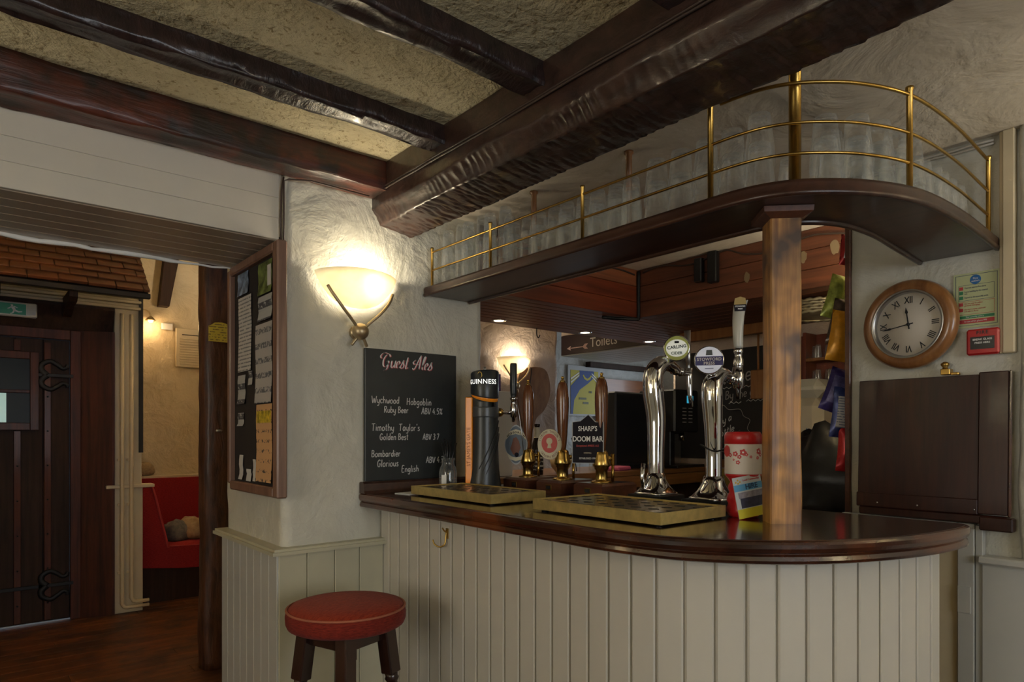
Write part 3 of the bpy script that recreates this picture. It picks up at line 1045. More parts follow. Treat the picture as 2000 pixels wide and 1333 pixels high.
for i, y in enumerate((2.585, 2.505, 2.425, 2.345, 2.265, 2.185)):
    stack(G_TALL, 1.765 + .02 * (i % 2), y, 2, .085 + .012 * (i % 2), 'tall frosted glass', f'{ORD[i]} in line from the pillar', 'tall frosted glasses at the pillar end of the shelf')
for i, y in enumerate((2.545, 2.40, 2.255)):
    stack(G_TALL, 1.868, y, 2, .09, 'tall frosted glass in the back row', f'{ORD[i]} from the pillar', 'tall frosted glasses in the back row')
for i in range(9):
    stack(G_TUMB, 1.757 + .012 * (i % 2), 2.095 - i * .078, 2, .052, 'slim clear tumbler', f'{ORD[i]} after the frosted ones', 'clear tumblers on the middle of the shelf')
for i in range(7):
    stack(G_TUMB, 1.85, 2.06 - i * .085, 2, .06, 'slim clear tumbler in the back row', f'{ORD[i]} after the frosted ones', 'clear tumblers in the back row')
for i, y in enumerate((1.385, 1.290, 1.195, 1.105)):
    stack(G_PINT, 1.785, y, 2, .075, 'pint glass on the straight shelf', f'{ORD[i]} beyond the tumblers', 'stacked pint glasses on the straight part')
stack(G_PINT, 1.775, 1.010, 2, .085, 'pint glass beside the thin upright', 'just beyond the shelf post', 'stacked pint glasses on the straight part')
stack(G_HALF, 1.86, .965, 1, 0, 'half-pint glass', 'alone above the shelf post', None)
for i, (x, y) in enumerate(((1.885, .872), (1.955, .815), (2.04, .79), (2.13, .778), (2.222, .772))):
    stack(G_PINT, x, y, 2, .062, 'pint glass on the curved shelf', f'{ORD[i]} after the thick brass tube', 'stacked pint glasses on the curve')
for i, (x, y) in enumerate(((1.985, .902), (2.09, .868), (2.19, .855), (2.29, .85))):
    stack(G_PINT, x, y, 2, .055, 'pint glass behind the curve', f'{ORD[i]} after the thick tube', 'pint glasses in the back of the curve')
for i, (x, y) in enumerate(((2.33, .775), (2.41, .77), (2.49, .775), (2.57, .775), (2.65, .775))):
    stack(G_HALF, x, y, 2, .055, 'misted half-pint glass', f'{ORD[i]} towards the clock wall', 'half-pint glasses at the wall end')
for i, (x, y) in enumerate(((2.45, .85), (2.54, .855), (2.63, .855))):
    stack(G_HALF, x, y, 2, .062, 'misted half-pint in the back row', f'{ORD[i]} towards the wall', 'half-pint glasses at the wall end')

# ------------------------------------------------------------------ sconce lamps
def bulb_light(name, loc, power, col, r=.03):
    l = bpy.data.lights.new(name, 'POINT')
    l.energy, l.color, l.shadow_soft_size = power, col, r
    o = bpy.data.objects.new(name, l)
    COL.objects.link(o)
    o.location = loc
    return o


def sconce(loc, label, power, glow, rz=0):
    t = thing('wall_sconce', label, 'lamp', loc, rz)
    # half bowl of alabaster glass, open at the top, against the wall (wall at local y = 0, room at -y)
    rings = []
    prof = [(.010, 0.0), (.055, .006), (.095, .022), (.128, .048), (.155, .082), (.176, .118), (.188, .150)]
    for r, z in prof:
        rr = []
        for i in range(21):
            a = PI * i / 20
            rr.append((r * math.cos(a), -r * .62 * math.sin(a) - .004, z - .012 * (math.cos(a) ** 2) * z / .15))
        rings.append(rr)
    inner = [[(x * .97, y * .96 - .001, z + .003) for x, y, z in rr] for rr in reversed(rings)]
    MB().loft(rings + inner, False, True, False).build('shade', glow, t)
    mb = MB()
    for s in (-1, 1):
        mb.tube(bez([(s * -.036, -.035, -.165), (s * -.014, -.045, -.132), (s * .030, -.055, -.075), (s * .085, -.07, -.022), (s * .128, -.068, .030), (s * .152, -.055, .072)], 6), .0068, 8)
    mb.build('arms', BRASSY, t)
    mb = MB().ball((0, -.048, -.105), .036, 18, 12)
    mb.lathe([(.03, 0), (.03, .02)], 16, Matrix.Translation((0, 0, -.105)) @ Matrix.Rotation(PI / 2, 4, 'X'))
    mb.build('ball', BRASSY, t)
    MB().ball((.035, -.055, .075), .024, 14, 10).build('bulb', BULB, t)
    p = Vector(loc) + Matrix.Rotation(rz, 3, 'Z') @ Vector((.035, -.06, .12))
    bulb_light('sconce_light', p, power, (1.0, .88, .68), .03)
    return t


def alabaster(name):
    """milky glass that lets the bulb inside shine through"""
    m, N, L, B = base_mat(name)
    N.remove(B)
    v = coords(N, L)
    c = ramp(N, L, nz(N, L, v, 9, 4, .6), [(.35, (.93, .86, .68)), (.7, (.97, .94, .84))])
    di = N.new('ShaderNodeBsdfDiffuse')
    tl = N.new('ShaderNodeBsdfTranslucent')
    gl = N.new('ShaderNodeBsdfGlossy')
    gl.inputs['Roughness'].default_value = .25
    L.new(c, di.inputs[0])
    L.new(c, tl.inputs[0])
    m1 = N.new('ShaderNodeMixShader')
    m1.inputs[0].default_value = .5
    L.new(di.outputs[0], m1.inputs[1])
    L.new(tl.outputs[0], m1.inputs[2])
    m2 = N.new('ShaderNodeMixShader')
    m2.inputs[0].default_value = .04
    L.new(m1.outputs[0], m2.inputs[1])
    L.new(gl.outputs[0], m2.inputs[2])
    L.new(m2.outputs[0], N['Material Output'].inputs['Surface'])
    return m


BRASSY = mat('antique_gold', (.50, .39, .23), .38, .8)
BULB = mat('lit_bulb', (1, .86, .62), .3, emit=12)
sconce((1.318, 2.645, 1.865), 'lit half-bowl alabaster wall lamp on gilt crossed arms on the pillar', 4.2, alabaster('alabaster'))
sconce((3.83, 4.585, 1.86), 'lit half-bowl wall lamp in the room beyond the bar', 3.2, alabaster('alabaster_far'))
AL = bpy.data.materials['alabaster']
sconce((-1.4, -2.995, 1.85), 'added unseen half-bowl fill lamp on the back wall left of the window', 42, AL, PI)  # added out of view to throw light up at the ceiling
sconce((2.2, -2.995, 1.85), 'added unseen half-bowl fill lamp on the back wall right of the window', 42, AL, PI)  # its pair, also added behind the viewer for ceiling fill
sconce((-1.35, 2.645, 1.865), 'added unseen half-bowl fill lamp on the far side of the lobby opening', 18, AL, 0)  # added left of the frame to brighten the ceiling between the joists
sconce((2.795, -.55, 1.80), 'added unseen half-bowl fill lamp on the clock wall behind the viewer', 22, AL, -PI / 2)  # added behind the viewer to brighten the bar ceiling
sconce((-2.995, -1.4, 1.85), 'added unseen half-bowl fill lamp on the side wall near the back', 24, AL, PI / 2)  # added fill light on the unseen side wall
sconce((-2.995, 2.0, 1.85), 'added unseen half-bowl fill lamp on the side wall near the lobby opening', 24, AL, PI / 2)  # second added fill light on that side wall
sconce((2.965, .95, 1.72), 'assumed unseen half-bowl fill lamp on the bar side of the clock wall', 15, AL, PI / 2)  # assumed hidden lamp, added to brighten the servery ceiling with warm light

# downlights
for i, x in enumerate((2.71, 3.52, 4.26)):
    d = thing('downlight', f'recessed downlight in the boarded ceiling, {ORD[i]} from the pillar', 'light', (x, 3.385, 2.066), 0, 'downlights in the boarded ceiling')
    MB().lathe([(.034, -.004), (.048, -.005), (.052, 0), (.034, 0), (.034, -.004)], 24, cap=False).build('bezel', CHROME, d)
    MB().lathe([(.001, -.001), (.034, -.001), (.034, .0), (.001, 0)], 24, cap=False).build('lens', mat('lit_lens', (1, .88, .66), .3, emit=6), d)
    l = bpy.data.lights.new('downlight_beam', 'SPOT')
    l.energy, l.color, l.spot_size, l.spot_blend, l.shadow_soft_size = 9, (1, .84, .6), 2.2, .6, .03
    o = bpy.data.objects.new('downlight_beam', l)
    COL.objects.link(o)
    o.location = (x, 3.385, 2.055)

# ------------------------------------------------------------------ guest ales board
gb_ = thing('chalkboard', 'guest ales chalkboard standing on the counter against the pillar', 'chalkboard', (1.598, 2.632, 1.112))
MB().box(-.242, .242, -.004, .012, 0, .585, .002).build('board', BOARD, gb_)


def gtext(s, x, z, size, m, dy=0, **k):
    return text('lettering', s, size, m, gb_, FY, (x, -.0048 - dy, z), **k)


GCH = """G|5|3.9,5.6 3.2,6.8 1.6,6.2 .5,3.6 1,.8 2.6,.5 3.6,2.2 3.4,3.4 2.4,3;3.6,2.4 3.2,-.6 1.6,-1.6;1,5 -1,4.6 -1.4,6 .2,7.4 3,7
u|2.9|.2,3.6 .3,.8 1.2,.1 2.2,2;2.4,3.8 2.3,.6 3,.3
e|2.3|.2,1.4 1.8,2.6 1.2,3.8 .3,2.4 .6,.3 2.3,.7
s|2.5|-.2,.3 .8,2.2 1.5,4.4 1.5,3 2.2,1.5 1.5,.1 .5,.3 .3,.9
t|2.2|1.1,6 .8,.7 1.4,.1 2.2,.8;0,4 2,4.2
A|4.6|-.6,.6 .6,.2 2.8,6.6 3.2,6.9 3.4,.4;.2,3 3,2.6 4.4,3;.4,5 -.8,3.6 0,2.6
l|1.6|.2,1 1.4,6.2 .9,7 .4,4 .6,.5 1.6,.5"""
for line in GCH.splitlines():
    ch, w, q = line.split('|')
    GL['@' + ch] = (float(w), [[tuple(map(float, p.split(','))) for p in s_.split()] for s_ in q.split(';')])


def script(s, h, m, parent, frame, loc, width, slant=.22):
    k = h / 7.0
    mb = MB()
    x = 0.0
    for ch in s:
        if ch == ' ':
            x += 3.2
            continue
        w, strokes = GL['@' + ch]
        for q in strokes:
            P = bez([((x + a + slant * b) * k, b * k, 0) for a, b in q], 7)
            n = len(P)
            vs, fs = [], []
            for i, p in enumerate(P):
                t = P[min(i + 1, n - 1)] - P[max(i - 1, 0)]
                t.normalize()
                wd = width * (.35 + .65 * abs(t.y)) * (.5 if i in (0, n - 1) else 1)
                nr = Vector((1, .35, 0)).normalized() * wd * .5
                vs += [p + nr, p - nr, p + nr + Vector((0, 0, .0006)), p - nr + Vector((0, 0, .0006))]
            for i in range(n - 1):
                a, b = 4 * i, 4 * i + 4
                fs += [(a + 2, a + 3, b + 3, b + 2), (a, b, b + 1, a + 1), (a, a + 2, b + 2, b), (a + 1, b + 1, b + 3, a + 3)]
            mb.add(vs, fs)
        x += w + .1
    o = mb.build('lettering', m, parent, recalc=False)
    o.matrix_local = Matrix.Translation(loc) @ frame


script('Guest Ales', .062, PINKR, gb_, FY, (-.162, -.0044, .5025), .0090)
script('Guest Ales', .062, WHITE, gb_, FY, (-.165, -.0052, .505), .0062)
for s, x, z, h in (('Wychwood', -.212, .345, .030), ('Hobgoblin', -.034, .341, .031), ('Ruby Beer', -.150, .303, .028), ('ABV 4.5%', .045, .300, .028),
                   ('Timothy', -.212, .222, .031), ("Taylor's", -.075, .222, .031), ('Golden Best', -.172, .181, .028), ('ABV 3.7', .052, .181, .026),
                   ('Bombardier', -.212, .106, .029), ('Glorious', -.184, .062, .030), ('English', -.060, .034, .029), ('ABV 4.7', .070, .072, .028)):
    chalk('lettering', s, h, CHALK, gb_, FY, (x, -.0045, z), 0, .0034)

# ------------------------------------------------------------------ drip trays
def tray(x0, x1, y0, y1, label):
    t = thing('drip_tray', label, 'tray', ((x0 + x1) / 2, (y0 + y1) / 2, 1.0605))
    w, d = (x1 - x0) / 2, (y1 - y0) / 2
    mb = MB()
    zt, zb = .040, .006
    out = [(-w, -d), (w, -d), (w, d), (-w, d)]
    inn = [(-w + .006, -d + .006), (w - .006, -d + .006), (w - .006, d - .006), (-w + .006, d - .006)]
    mb.loft([[(x, y, zb) for x, y in out], [(x, y, zt) for x, y in out], [(x, y, zt) for x, y in inn], [(x, y, zt - .007) for x, y in inn]], True, False)
    mb.build('pan', BRASS_TRAY, t)
    MB().box(-w + .0065, w - .0065, -d + .0065, d - .0065, zt - .0075, zt - .0045).build('grid_plate', BRASS_DARK, t)
    mb = MB()
    nx, ny = 5, max(6, int(d * 2 / .06))
    for i in range(nx):
        for j in range(ny):
            cx_, cy_ = -w + (i + .5) * 2 * w / nx, -d + (j + .5) * 2 * d / ny
            mb.lathe([(.016, 0), (.016, .0006)], 10, Matrix.Translation((cx_, cy_, zt - .0045)) @ Matrix.Diagonal((.9, 1.1, 1, 1)))
    tag(mb.build('drain_holes', HOLE, t), kind='stuff')
    for sx in (-1, 1):
        for sy in (-1, 1):
            MB().lathe([(.012, 0), (.012, .007)], 10, Matrix.Translation((sx * (w - .03), sy * (d - .03), 0))).build('foot', BLACK, t)
    return t


tray(1.465, 1.735, 1.878, 2.425, 'worn brass drip tray by the chalkboard end of the counter')
tray(1.485, 1.805, 1.140, 1.672, 'larger worn brass drip tray in front of the chrome taps')
# beer mat / papers under the first tray
tag(MB().box(-.045, .045, -.05, .05, 0, .003, .001).build('paper_slip', WHITE, loc=(1.50, 2.492, 1.0605), rot=(0, 0, .15)), 'white paper slip lying beside the first drip tray', 'paper')

# ------------------------------------------------------------------ jar of straws
j = thing('straw_jar', 'glass milk-bottle jar standing behind the first tray', 'jar', (1.725, 2.53, 1.0605))
MB().lathe([(.036, 0), (.040, .004), (.041, .02), (.041, .085), (.036, .105), (.029, .118), (.028, .135), (.032, .140), (.032, .148)], 24, cap=False).build('body', JAR, j)
MB().box(-.012, .012, -.001, .001, -.022, .022).build('label', WHITE, j, (-.036, -.020, .05), (0, 0, -1.05))
for i in range(13):
    a = random.uniform(0, 2 * PI)
    r0, r1 = random.uniform(0, .014), random.uniform(.015, .045)
    b = a + PI + random.uniform(-.5, .5)
    mb = MB().tube([(r0 * math.cos(b), r0 * math.sin(b), .006), (r1 * .48 * math.cos(a), r1 * .48 * math.sin(a), .14), (r1 * math.cos(a), r1 * math.sin(a), .225 + random.uniform(-.012, .015))], .0029, 7)
    o = tag(mb.build('drinking_straw', BLACK, loc=(1.725, 2.53, 1.0605)), 'black drinking straw standing in the glass jar', 'straw', 'black straws in the jar')

# ------------------------------------------------------------------ stout tower (tall charcoal font)
tw = thing('stout_tower', 'tall charcoal beer tower with lit name band and amber side strip', 'beer tap', (1.865, 2.435, 1.0605))


def oval_ring(rx, ry, z, ang=0, n=28, dx=0, tilt=0.0):
    out = []
    for i in range(n):
        a = 2 * PI * i / n
        x, y = rx * math.cos(a), ry * math.sin(a)
        out.append((x * math.cos(ang) - y * math.sin(ang) + dx, x * math.sin(ang) + y * math.cos(ang), z + tilt * (y)))
    return out


rr = [oval_ring(.082, .070, 0), oval_ring(.081, .069, .015), oval_ring(.076, .067, .05), oval_ring(.069, .064, .10), oval_ring(.065, .062, .17), oval_ring(.063, .061, .25), oval_ring(.063, .061, .33), oval_ring(.064, .061, .405), oval_ring(.064, .061, .425, tilt=.35)]
MB().loft(rr, True, True).build('body', CHARCOAL, tw)
MB().loft([oval_ring(.0665, .0635, .335), oval_ring(.067, .064, .34), oval_ring(.067, .064, .378), oval_ring(.0665, .0635, .383)], True, True).build('band', mat('tower_band', (.045, .050, .052), .3), tw)
MB().loft([oval_ring(.0615, .0585, .42, tilt=.3), oval_ring(.0615, .0585, .445, tilt=.2)], True, True).build('amber_seam', ORANGE, tw)
MB().loft([oval_ring(.066, .062, .436, tilt=.26), oval_ring(.067, .063, .441, tilt=.26), oval_ring(.067, .063, .540, tilt=-.12), oval_ring(.063, .059, .546, tilt=-.12)], True, True).build('head', mat('tower_head', (.020, .024, .028), .3), tw)
R1 = Matrix.Rotation(math.radians(-50), 4, 'Z')
text('lettering', 'GUINNESS', .030, mat('lit_lettering', (.9, .9, .86), .5, emit=.9), tw, R1 @ FY, tuple(R1 @ Vector((0, -.067, .497))), wrap=.066, sx=1.0, spacing=1.1)
# harp-like gilt curl on the head
MB().tube(bez([(-.012, 0, .018), (-.006, 0, .026), (.004, 0, .022), (.006, 0, .006), (0, 0, 0)], 5), .0012, 6).build('gilt_curl', BRASS, tw, (-.055, -.040, .515), (0, 0, -.9))
# curved strap lines on the body
for k in range(3):
    pts = []
    for i in range(14):
        a = -2.6 + i * .13 + k * .10
        pts.append((.0655 * math.cos(a) * (1 + .02), .0635 * math.sin(a) * 1.02, .10 + i * .017 - k * .03))
    MB().tube(pts, .0022, 6).build('moulded_line', BLACK, tw)
MB().box(-.016, .016, -.012, .012, 0, .425, .003).build('amber_strip', ORANGE, tw, (-.072, .022, .002), (0, 0, -.9))
MB().box(-.0185, .0185, -.006, .012, 0, .43, .003).build('strip_housing', CHARCOAL, tw, (-.062, .034, .001), (0, 0, -.9))
text('lettering', "ST JAMES'S GATE", .024, mat('amber_print', (.45, .14, .01), .5), tw, Matrix.Rotation(-.9, 4, 'Z') @ FY @ Matrix.Rotation(PI / 2, 4, 'Z'), tuple(Vector((-.072, .022, .20)) + Matrix.Rotation(-.9, 3, 'Z') @ Vector((0, -.0125, 0))))
mb = MB().tube([(.05, -.02, .36), (.085, -.035, .36), (.128, -.050, .358)], [.019, .010, .009], 12)
mb.build('spout_arm', CHROME, tw)
MB().ball((.066, -.027, .36), .021, 14, 10).build('spout_collar', BRASS, tw)
T_ = Matrix.Translation((.130, -.052, 0))
MB().lathe([(.008, .315), (.010, .335), (.017, .34), (.017, .385), (.012, .40), (.012, .415), (.018, .42), (.018, .432)], 16, T_).build('valve', CHROME, tw)
MB().lathe([(.012, .432), (.015, .45), (.0165, .50), (.0165, .585), (.014, .592)], 16, T_).build('tap_handle', CHARCOAL, tw)
MB().lathe([(.006, .545), (.006, .570)], 10).build('top_pin', STEEL, tw)
MB().tube([(.145, -.052, .43), (.158, -.058, .36), (.170, -.066, .26), (.178, -.07, .16)], .002, 6).build('drip_wire', STEEL, tw)

# ------------------------------------------------------------------ hand pumps
def pump(y, label):
    t = thing('beer_hand_pump', label, 'beer pump', (2.07, y, 1.0605))
    bx = [(-.085, -.08), (.13, -.08), (.13, .08), (-.085, .08)]
    mb = MB().loft([[(x, yy, 0) for x, yy in bx], [(x, yy, .045) for x, yy in bx], [(x + (.012 if x < 0 else -.008), yy * .9, .055) for x, yy in bx]], True, False)
    mb.build('base_box', W_PUMP, t)
    MB().box(-.0875, -.0845, -.018, .018, .012, .036, .001).build('name_plate', BRASS, t)
    MB().box(-.0882, -.087, -.013, .013, .017, .031).build('name_plate_face', BLACKM, t)
    pr = [(.044, .055), (.045, .058), (.040, .062), (.027, .064), (.025, .070), (.025, .108), (.030, .112), (.030, .118), (.036, .124), (.037, .132), (.033, .150), (.029, .168), (.027, .182), (.020, .188), (.016, .190)]
    MB().lathe(pr, 22).build('cylinder', BRASS, t)
    mb = MB().tube([(.03, 0, .155), (.058, -.010, .155)], .008, 10)
    mb.ball((.040, -.004, .155), .0115, 12, 8)
    mb.build('pivot', BRASS, t)
    mb = MB().box(.052, .066, -.018, -.002, .125, .175, .003)
    mb.lathe([(.0065, .056), (.0065, .13)], 10, Matrix.Translation((.059, -.010, 0)))
    mb.build('slotted_rod', BRASS, t)
    pr = [(.015, .188), (.017, .20), (.0215, .25), (.0255, .32), (.0285, .38), (.0285, .42), (.026, .455), (.019, .485), (.012, .493)]
    MB().lathe(pr, 22).build('handle', W_HANDLE, t)
    mb = MB().lathe([(.012, .492), (.013, .497), (.006, .501), (.005, .505)], 14)
    mb.ball((0, 0, .511), .0075, 12, 8)
    mb.build('finial', BRASS, t)
    return t


def disc(prof_pts, d0, d1):
    return MB().prism(prof_pts, d0, d1)


def ell(rx, ry, n=32, cx_=0, cy_=0):
    return [(cx_ + rx * math.cos(2 * PI * i / n), cy_ + ry * math.sin(2 * PI * i / n)) for i in range(n)]


RC = Matrix.Rotation(math.radians(30), 4, 'Z') @ Matrix.Diagonal((1, 1.08, 1.08, 1))


def clip_obj(name, mb, m, parent, loc):
    o = mb.build(name, m, parent)
    o.matrix_local = Matrix.Translation(loc) @ RC @ FX
    return o


DK = mat('clip_navy_black', (.014, .012, .018), .75, spec=.2)
IV = mat('clip_ivory', (.60, .52, .34), .5)
SIL = mat('clip_silver', (.40, .41, .42), .4)
BLUEG = mat('clip_blue_grey', (.12, .15, .19), .5)
BRN = mat('clip_brown', (.17, .055, .03), .5)
CRM = mat('clip_cream', (.62, .56, .40), .5)
RDC = mat('clip_red', (.48, .035, .025), .45)
p3 = pump(1.895, 'hand pump with the black shield-shaped pump clip')
loc = (-.046, .036, .235)
sh = [(-.060, -.090), (.060, -.090), (.060, .068), (.030, .068), (.002, .096), (-.028, .072), (-.060, .068)]
c3 = clip_obj('pump_clip', disc([(x * 1.05, y * 1.03) for x, y in sh], -.004, 0), SIL, p3, loc)
clip_sub = disc(sh, 0, .0015).build('face', DK, c3)
for s, z, sz, m_, b_ in (("SHARP'S", .042, .027, WHITE, .0004), ('DOOM BAR', .002, .029, WHITE, .0006), ('Exceptional AMBER ALE', -.024, .0115, RDC, 0), ('CORNWALL', -.052, .007, CRM, 0), ('ESTABLISHED 1994', -.073, .0105, WHITE, 0)):
    text('lettering', s, sz, m_, c3, Matrix.Identity(4), (0, z, .0022), bold=b_, sx=.78)
p2 = pump(2.13, 'hand pump with the round cream and red pump clip')
loc = (-.046, .036, .213)
c2 = clip_obj('pump_clip', disc(ell(.052, .063), -.004, 0), IV, p2, loc)
disc(ell(.049, .060), 0, .001).build('face', CRM, c2)
disc(ell(.034, .040, 32, 0, .004), .001, .002).build('roundel', RDC, c2)
mb = disc(ell(.013, .014, 20, 0, .013), .002, .003)
mb.prism([(-.009, -.016), (.009, -.016), (.005, .004), (-.005, .004)], .002, .003)
mb.build('emblem', IV, c2)
for s, R_, up in (("TIMOTHY TAYLOR'S", .047, 1), ('GOLDEN BEST', .047, -1)):
    n = len(s)
    for i, ch in enumerate(s):
        if ch == ' ':
            continue
        f_ = (i - (n - 1) / 2) * .168
        a = PI / 2 - f_ if up > 0 else -PI / 2 + f_
        text('lettering', ch, .013, BRN, c2, Matrix.Rotation(a - PI / 2 if up > 0 else a + PI / 2, 4, 'Z'), (R_ * .92 * math.cos(a), R_ * 1.12 * math.sin(a), .0016))
p1 = pump(2.365, 'hand pump with the ornate blue-grey badge-shaped pump clip')
loc = (-.046, .034, .208)
out = []
for i in range(40):
    a = 2 * PI * i / 40
    q = 1 + .06 * math.cos(4 * a) + .05 * math.cos(2 * a + PI)
    out.append((.053 * q * math.cos(a), .079 * q * math.sin(a)))
c1 = clip_obj('pump_clip', disc(out, -.004, 0), SIL, p1, loc)
disc([(x * .93, y * .93) for x, y in out], 0, .001).build('face', BLUEG, c1)
mb = MB().prism([(-.046, .022), (-.030, .040), (0, .048), (.030, .040), (.046, .022), (.043, .040), (.028, .060), (0, .068), (-.028, .060), (-.043, .040)], .001, .002)
mb.prism([(-.044, -.034), (-.02, -.052), (0, -.056), (.02, -.052), (.044, -.034), (.03, -.064), (0, -.072), (-.03, -.064)], .001, .002)
tag(mb.build('scroll', CRM, c1), kind='stuff')
MB().prism([(-.012, -.044), (.012, -.04), (.022, -.012), (.014, .016), (.002, .034), (-.012, .028), (-.018, .004), (-.026, -.018)], .001, .002).build('emblem', BRN, c1)
disc(ell(.010, .010, 16, .004, -.044), .002, .003).build('small_roundel', DK, c1)
for i, ch in enumerate('HOBGOBLIN'):
    f_ = (i - 4) * .235
    text('lettering', ch, .0118, DK, c1, Matrix.Rotation(-f_ * .75, 4, 'Z'), (.046 * math.sin(f_), .006 + .048 * math.cos(f_ * .9), .0024), bold=.0004)
# dark bottle-shaped clip behind the first pump
bt = thing('ale_bottle', 'dark labelled ale bottle behind the hand pumps', 'bottle', (2.70, 3.0, 1.0705))
MB().lathe([(.036, 0), (.038, .005), (.038, .15), (.034, .18), (.020, .22), (.016, .25), (.016, .295), (.018, .297), (.018, .31)], 18).build('body', mat('dark_bottle_glass', (.020, .008, .004), .12), bt)
MB().lathe([(.0387, .03), (.0387, .135)], 18, cap=False).build('label', printed('bottle_label', (.03, .018, .012), (.5, .46, .36), 40, .45), bt)
MB().lathe([(.0215, .225), (.0172, .255), (.0172, .29)], 18, cap=False).build('neck_label', CRM, bt)

# ------------------------------------------------------------------ chrome swan-neck taps
def font_base(t, k=1.0):
    MB().box(-.075 * k, .075 * k, -.075 * k, .075 * k, 0, .036, .003).build('plinth', BLACK, t)
    sq = lambda h, z, p=1.0: [((h * math.copysign(abs(math.cos(a)) ** p, math.cos(a))), (h * math.copysign(abs(math.sin(a)) ** p, math.sin(a))), z) for a in [2 * PI * (i + .5) / 32 for i in range(32)]]
    MB().loft([sq(.066 * k, .036, .45), sq(.066 * k, .042, .45), sq(.060 * k, .046, .5), sq(.046 * k, .066, .65), sq(.036 * k, .090, .85), sq(.031 * k, .115, 1)], True, True).build('flared_foot', CHROME, t)


def swan(t, pts, rad):
    P = bez(pts, 8)
    n = len(P)
    R_ = []
    m = len(rad) - 1
    for i in range(n):
        q = i / (n - 1) * m
        k = min(int(q), m - 1)
        R_.append(rad[k] + (rad[k + 1] - rad[k]) * (q - k))
    MB().tube(P, R_, 22).build('column', CHROME, t)


def badge(t, loc, r, rim, rows, face, rz, label):
    RB = Matrix.Rotation(rz, 4, 'Z')
    b = MB().lathe([(r * .80, -.030), (r * 1.04, -.022), (r * 1.08, -.006), (r * 1.05, 0.0), (r * .98, .002)], 32).build('badge', CHROME, t)
    b.matrix_local = Matrix.Translation(loc) @ RB @ FX
    b['label'] = label
    MB().lathe([(.001, .002), (r * .98, .002), (r * .98, .003), (.001, .0034)], 32, cap=False).build('badge_face', face, b)
    return b


f1 = thing('cider_tap', 'chrome swan-neck tap with the green-rimmed cider badge', 'beer tap', (1.985, 1.545, 1.0605))
font_base(f1)
swan(f1, [(0, 0, .10), (0, 0, .20), (0, 0, .32), (-.012, .004, .42), (-.006, .002, .490), (.035, -.004, .523), (.085, -.008, .515), (.115, -.010, .498)], [.030, .031, .035, .039, .036, .030, .022, .018])
mb = MB().tube([(.095, -.008, .505), (.135, -.010, .498), (.185, -.012, .494)], [.020, .013, .012], 14)
mb.tube([(.128, -.010, .499), (.140, -.010, .497)], .017, 14)
mb.build('spout_arm', CHROME, f1)
MB().tube([(.188, -.012, .515), (.190, -.012, .48), (.192, -.014, .41), (.200, -.016, .365)], [.014, .013, .009, .008], 14).build('nozzle', CHROME, f1)
MB().tube([(.186, -.012, .515), (.184, -.011, .56), (.180, -.010, .66)], [.008, .011, .013], 14).build('tap_handle', STEEL, f1)
LITW = mat('lit_badge_white', (.80, .82, .74), .4, emit=.25)
b1 = badge(f1, (.058, -.050, .578), .046, None, None, mat('lit_badge_green', (.40, .42, .12), .4, emit=.10), -.0 + .62, 'round lit badge with green rim')
MB().lathe([(.001, .0034), (.036, .0034), (.036, .0042), (.001, .0042)], 30, cap=False, M=Matrix.Diagonal((1.08, .9, 1, 1))).build('badge_panel', LITW, b1)
text('lettering', 'CARLING', .0165, DK, b1, Matrix.Rotation(.10, 4, 'Z'), (0, .004, .0048), bold=.0004)
text('lettering', 'CIDER', .0145, mat('badge_green_print', (.03, .06, .03), .5), b1, Matrix.Identity(4), (0, -.019, .0048), bold=.0004)
MB().box(-.008, .008, -.004, .004, 0, .0012).build('crest', DK, b1, (0, .022, .0042))
MB().lathe([(.012, 0), (.010, .012), (.016, .03)], 14).build('badge_stem', CHROME, f1, (.054, -.012, .512))
MB().tube([(-.045, .02, .05), (-.055, .022, .10), (-.048, .02, .15)], .008, 8).build('side_pipe', CHROME, f1)

f2 = thing('press_cider_tap', 'chrome swan-neck tap with the dark blue badge and pale lever', 'beer tap', (1.985, 1.300, 1.0605))
font_base(f2, 1.05)
swan(f2, [(0, 0, .09), (0, 0, .19), (-.004, 0, .30), (-.010, 0, .38), (-.006, 0, .430), (.030, 0, .462), (.075, 0, .465), (.105, 0, .452)], [.027, .027, .031, .036, .034, .028, .022, .016])
mb = MB().tube([(.085, 0, .460), (.12, 0, .452), (.150, 0, .45)], [.020, .014, .013], 14)
mb.tube([(.118, 0, .453), (.128, 0, .452)], .019, 14)
mb.build('spout_arm', CHROME, f2)
T2 = Matrix.Translation((.155, 0, 0))
MB().lathe([(.008, .385), (.010, .42), (.019, .425), (.019, .472), (.016, .478), (.016, .50)], 16, T2).build('valve', CHROME, f2)
MB().lathe([(.0165, .50), (.0175, .505), (.0175, .525), (.013, .535), (.013, .545), (.016, .55), (.016, .565), (.010, .57)], 16, T2).build('lever_collar', CHROME, f2)
P = bez([(.155, 0, .568), (.152, 0, .61), (.153, 0, .66), (.160, 0, .705), (.174, 0, .738)], 6)
rr = []
for i, p in enumerate(P):
    q = i / (len(P) - 1)
    w = .016 + .010 * q
    rr.append([(p.x + .015 * math.cos(a) * (1 if q < .95 else .8), p.y + w * math.sin(a), p.z + (.004 * math.cos(a) if q > .9 else 0)) for a in [2 * PI * k / 18 for k in range(18)]])
MB().loft(rr, True, True).build('lever', mat('pale_lever', (.50, .49, .43), .3), f2)
RB2 = Matrix.Rotation(.62, 4, 'Z')
o = MB().prism([(-.019, -.017), (.019, -.017), (.021, .006), (-.021, .006)], -.003, .001).build('lever_badge', DK, f2)
o.matrix_local = Matrix.Translation((.143, -.014, .714)) @ RB2 @ FX
text('lettering', 'STOWFORD', .0072, WHITE, o, Matrix.Identity(4), (0, -.001, .0016), bold=.0002, sx=.85)
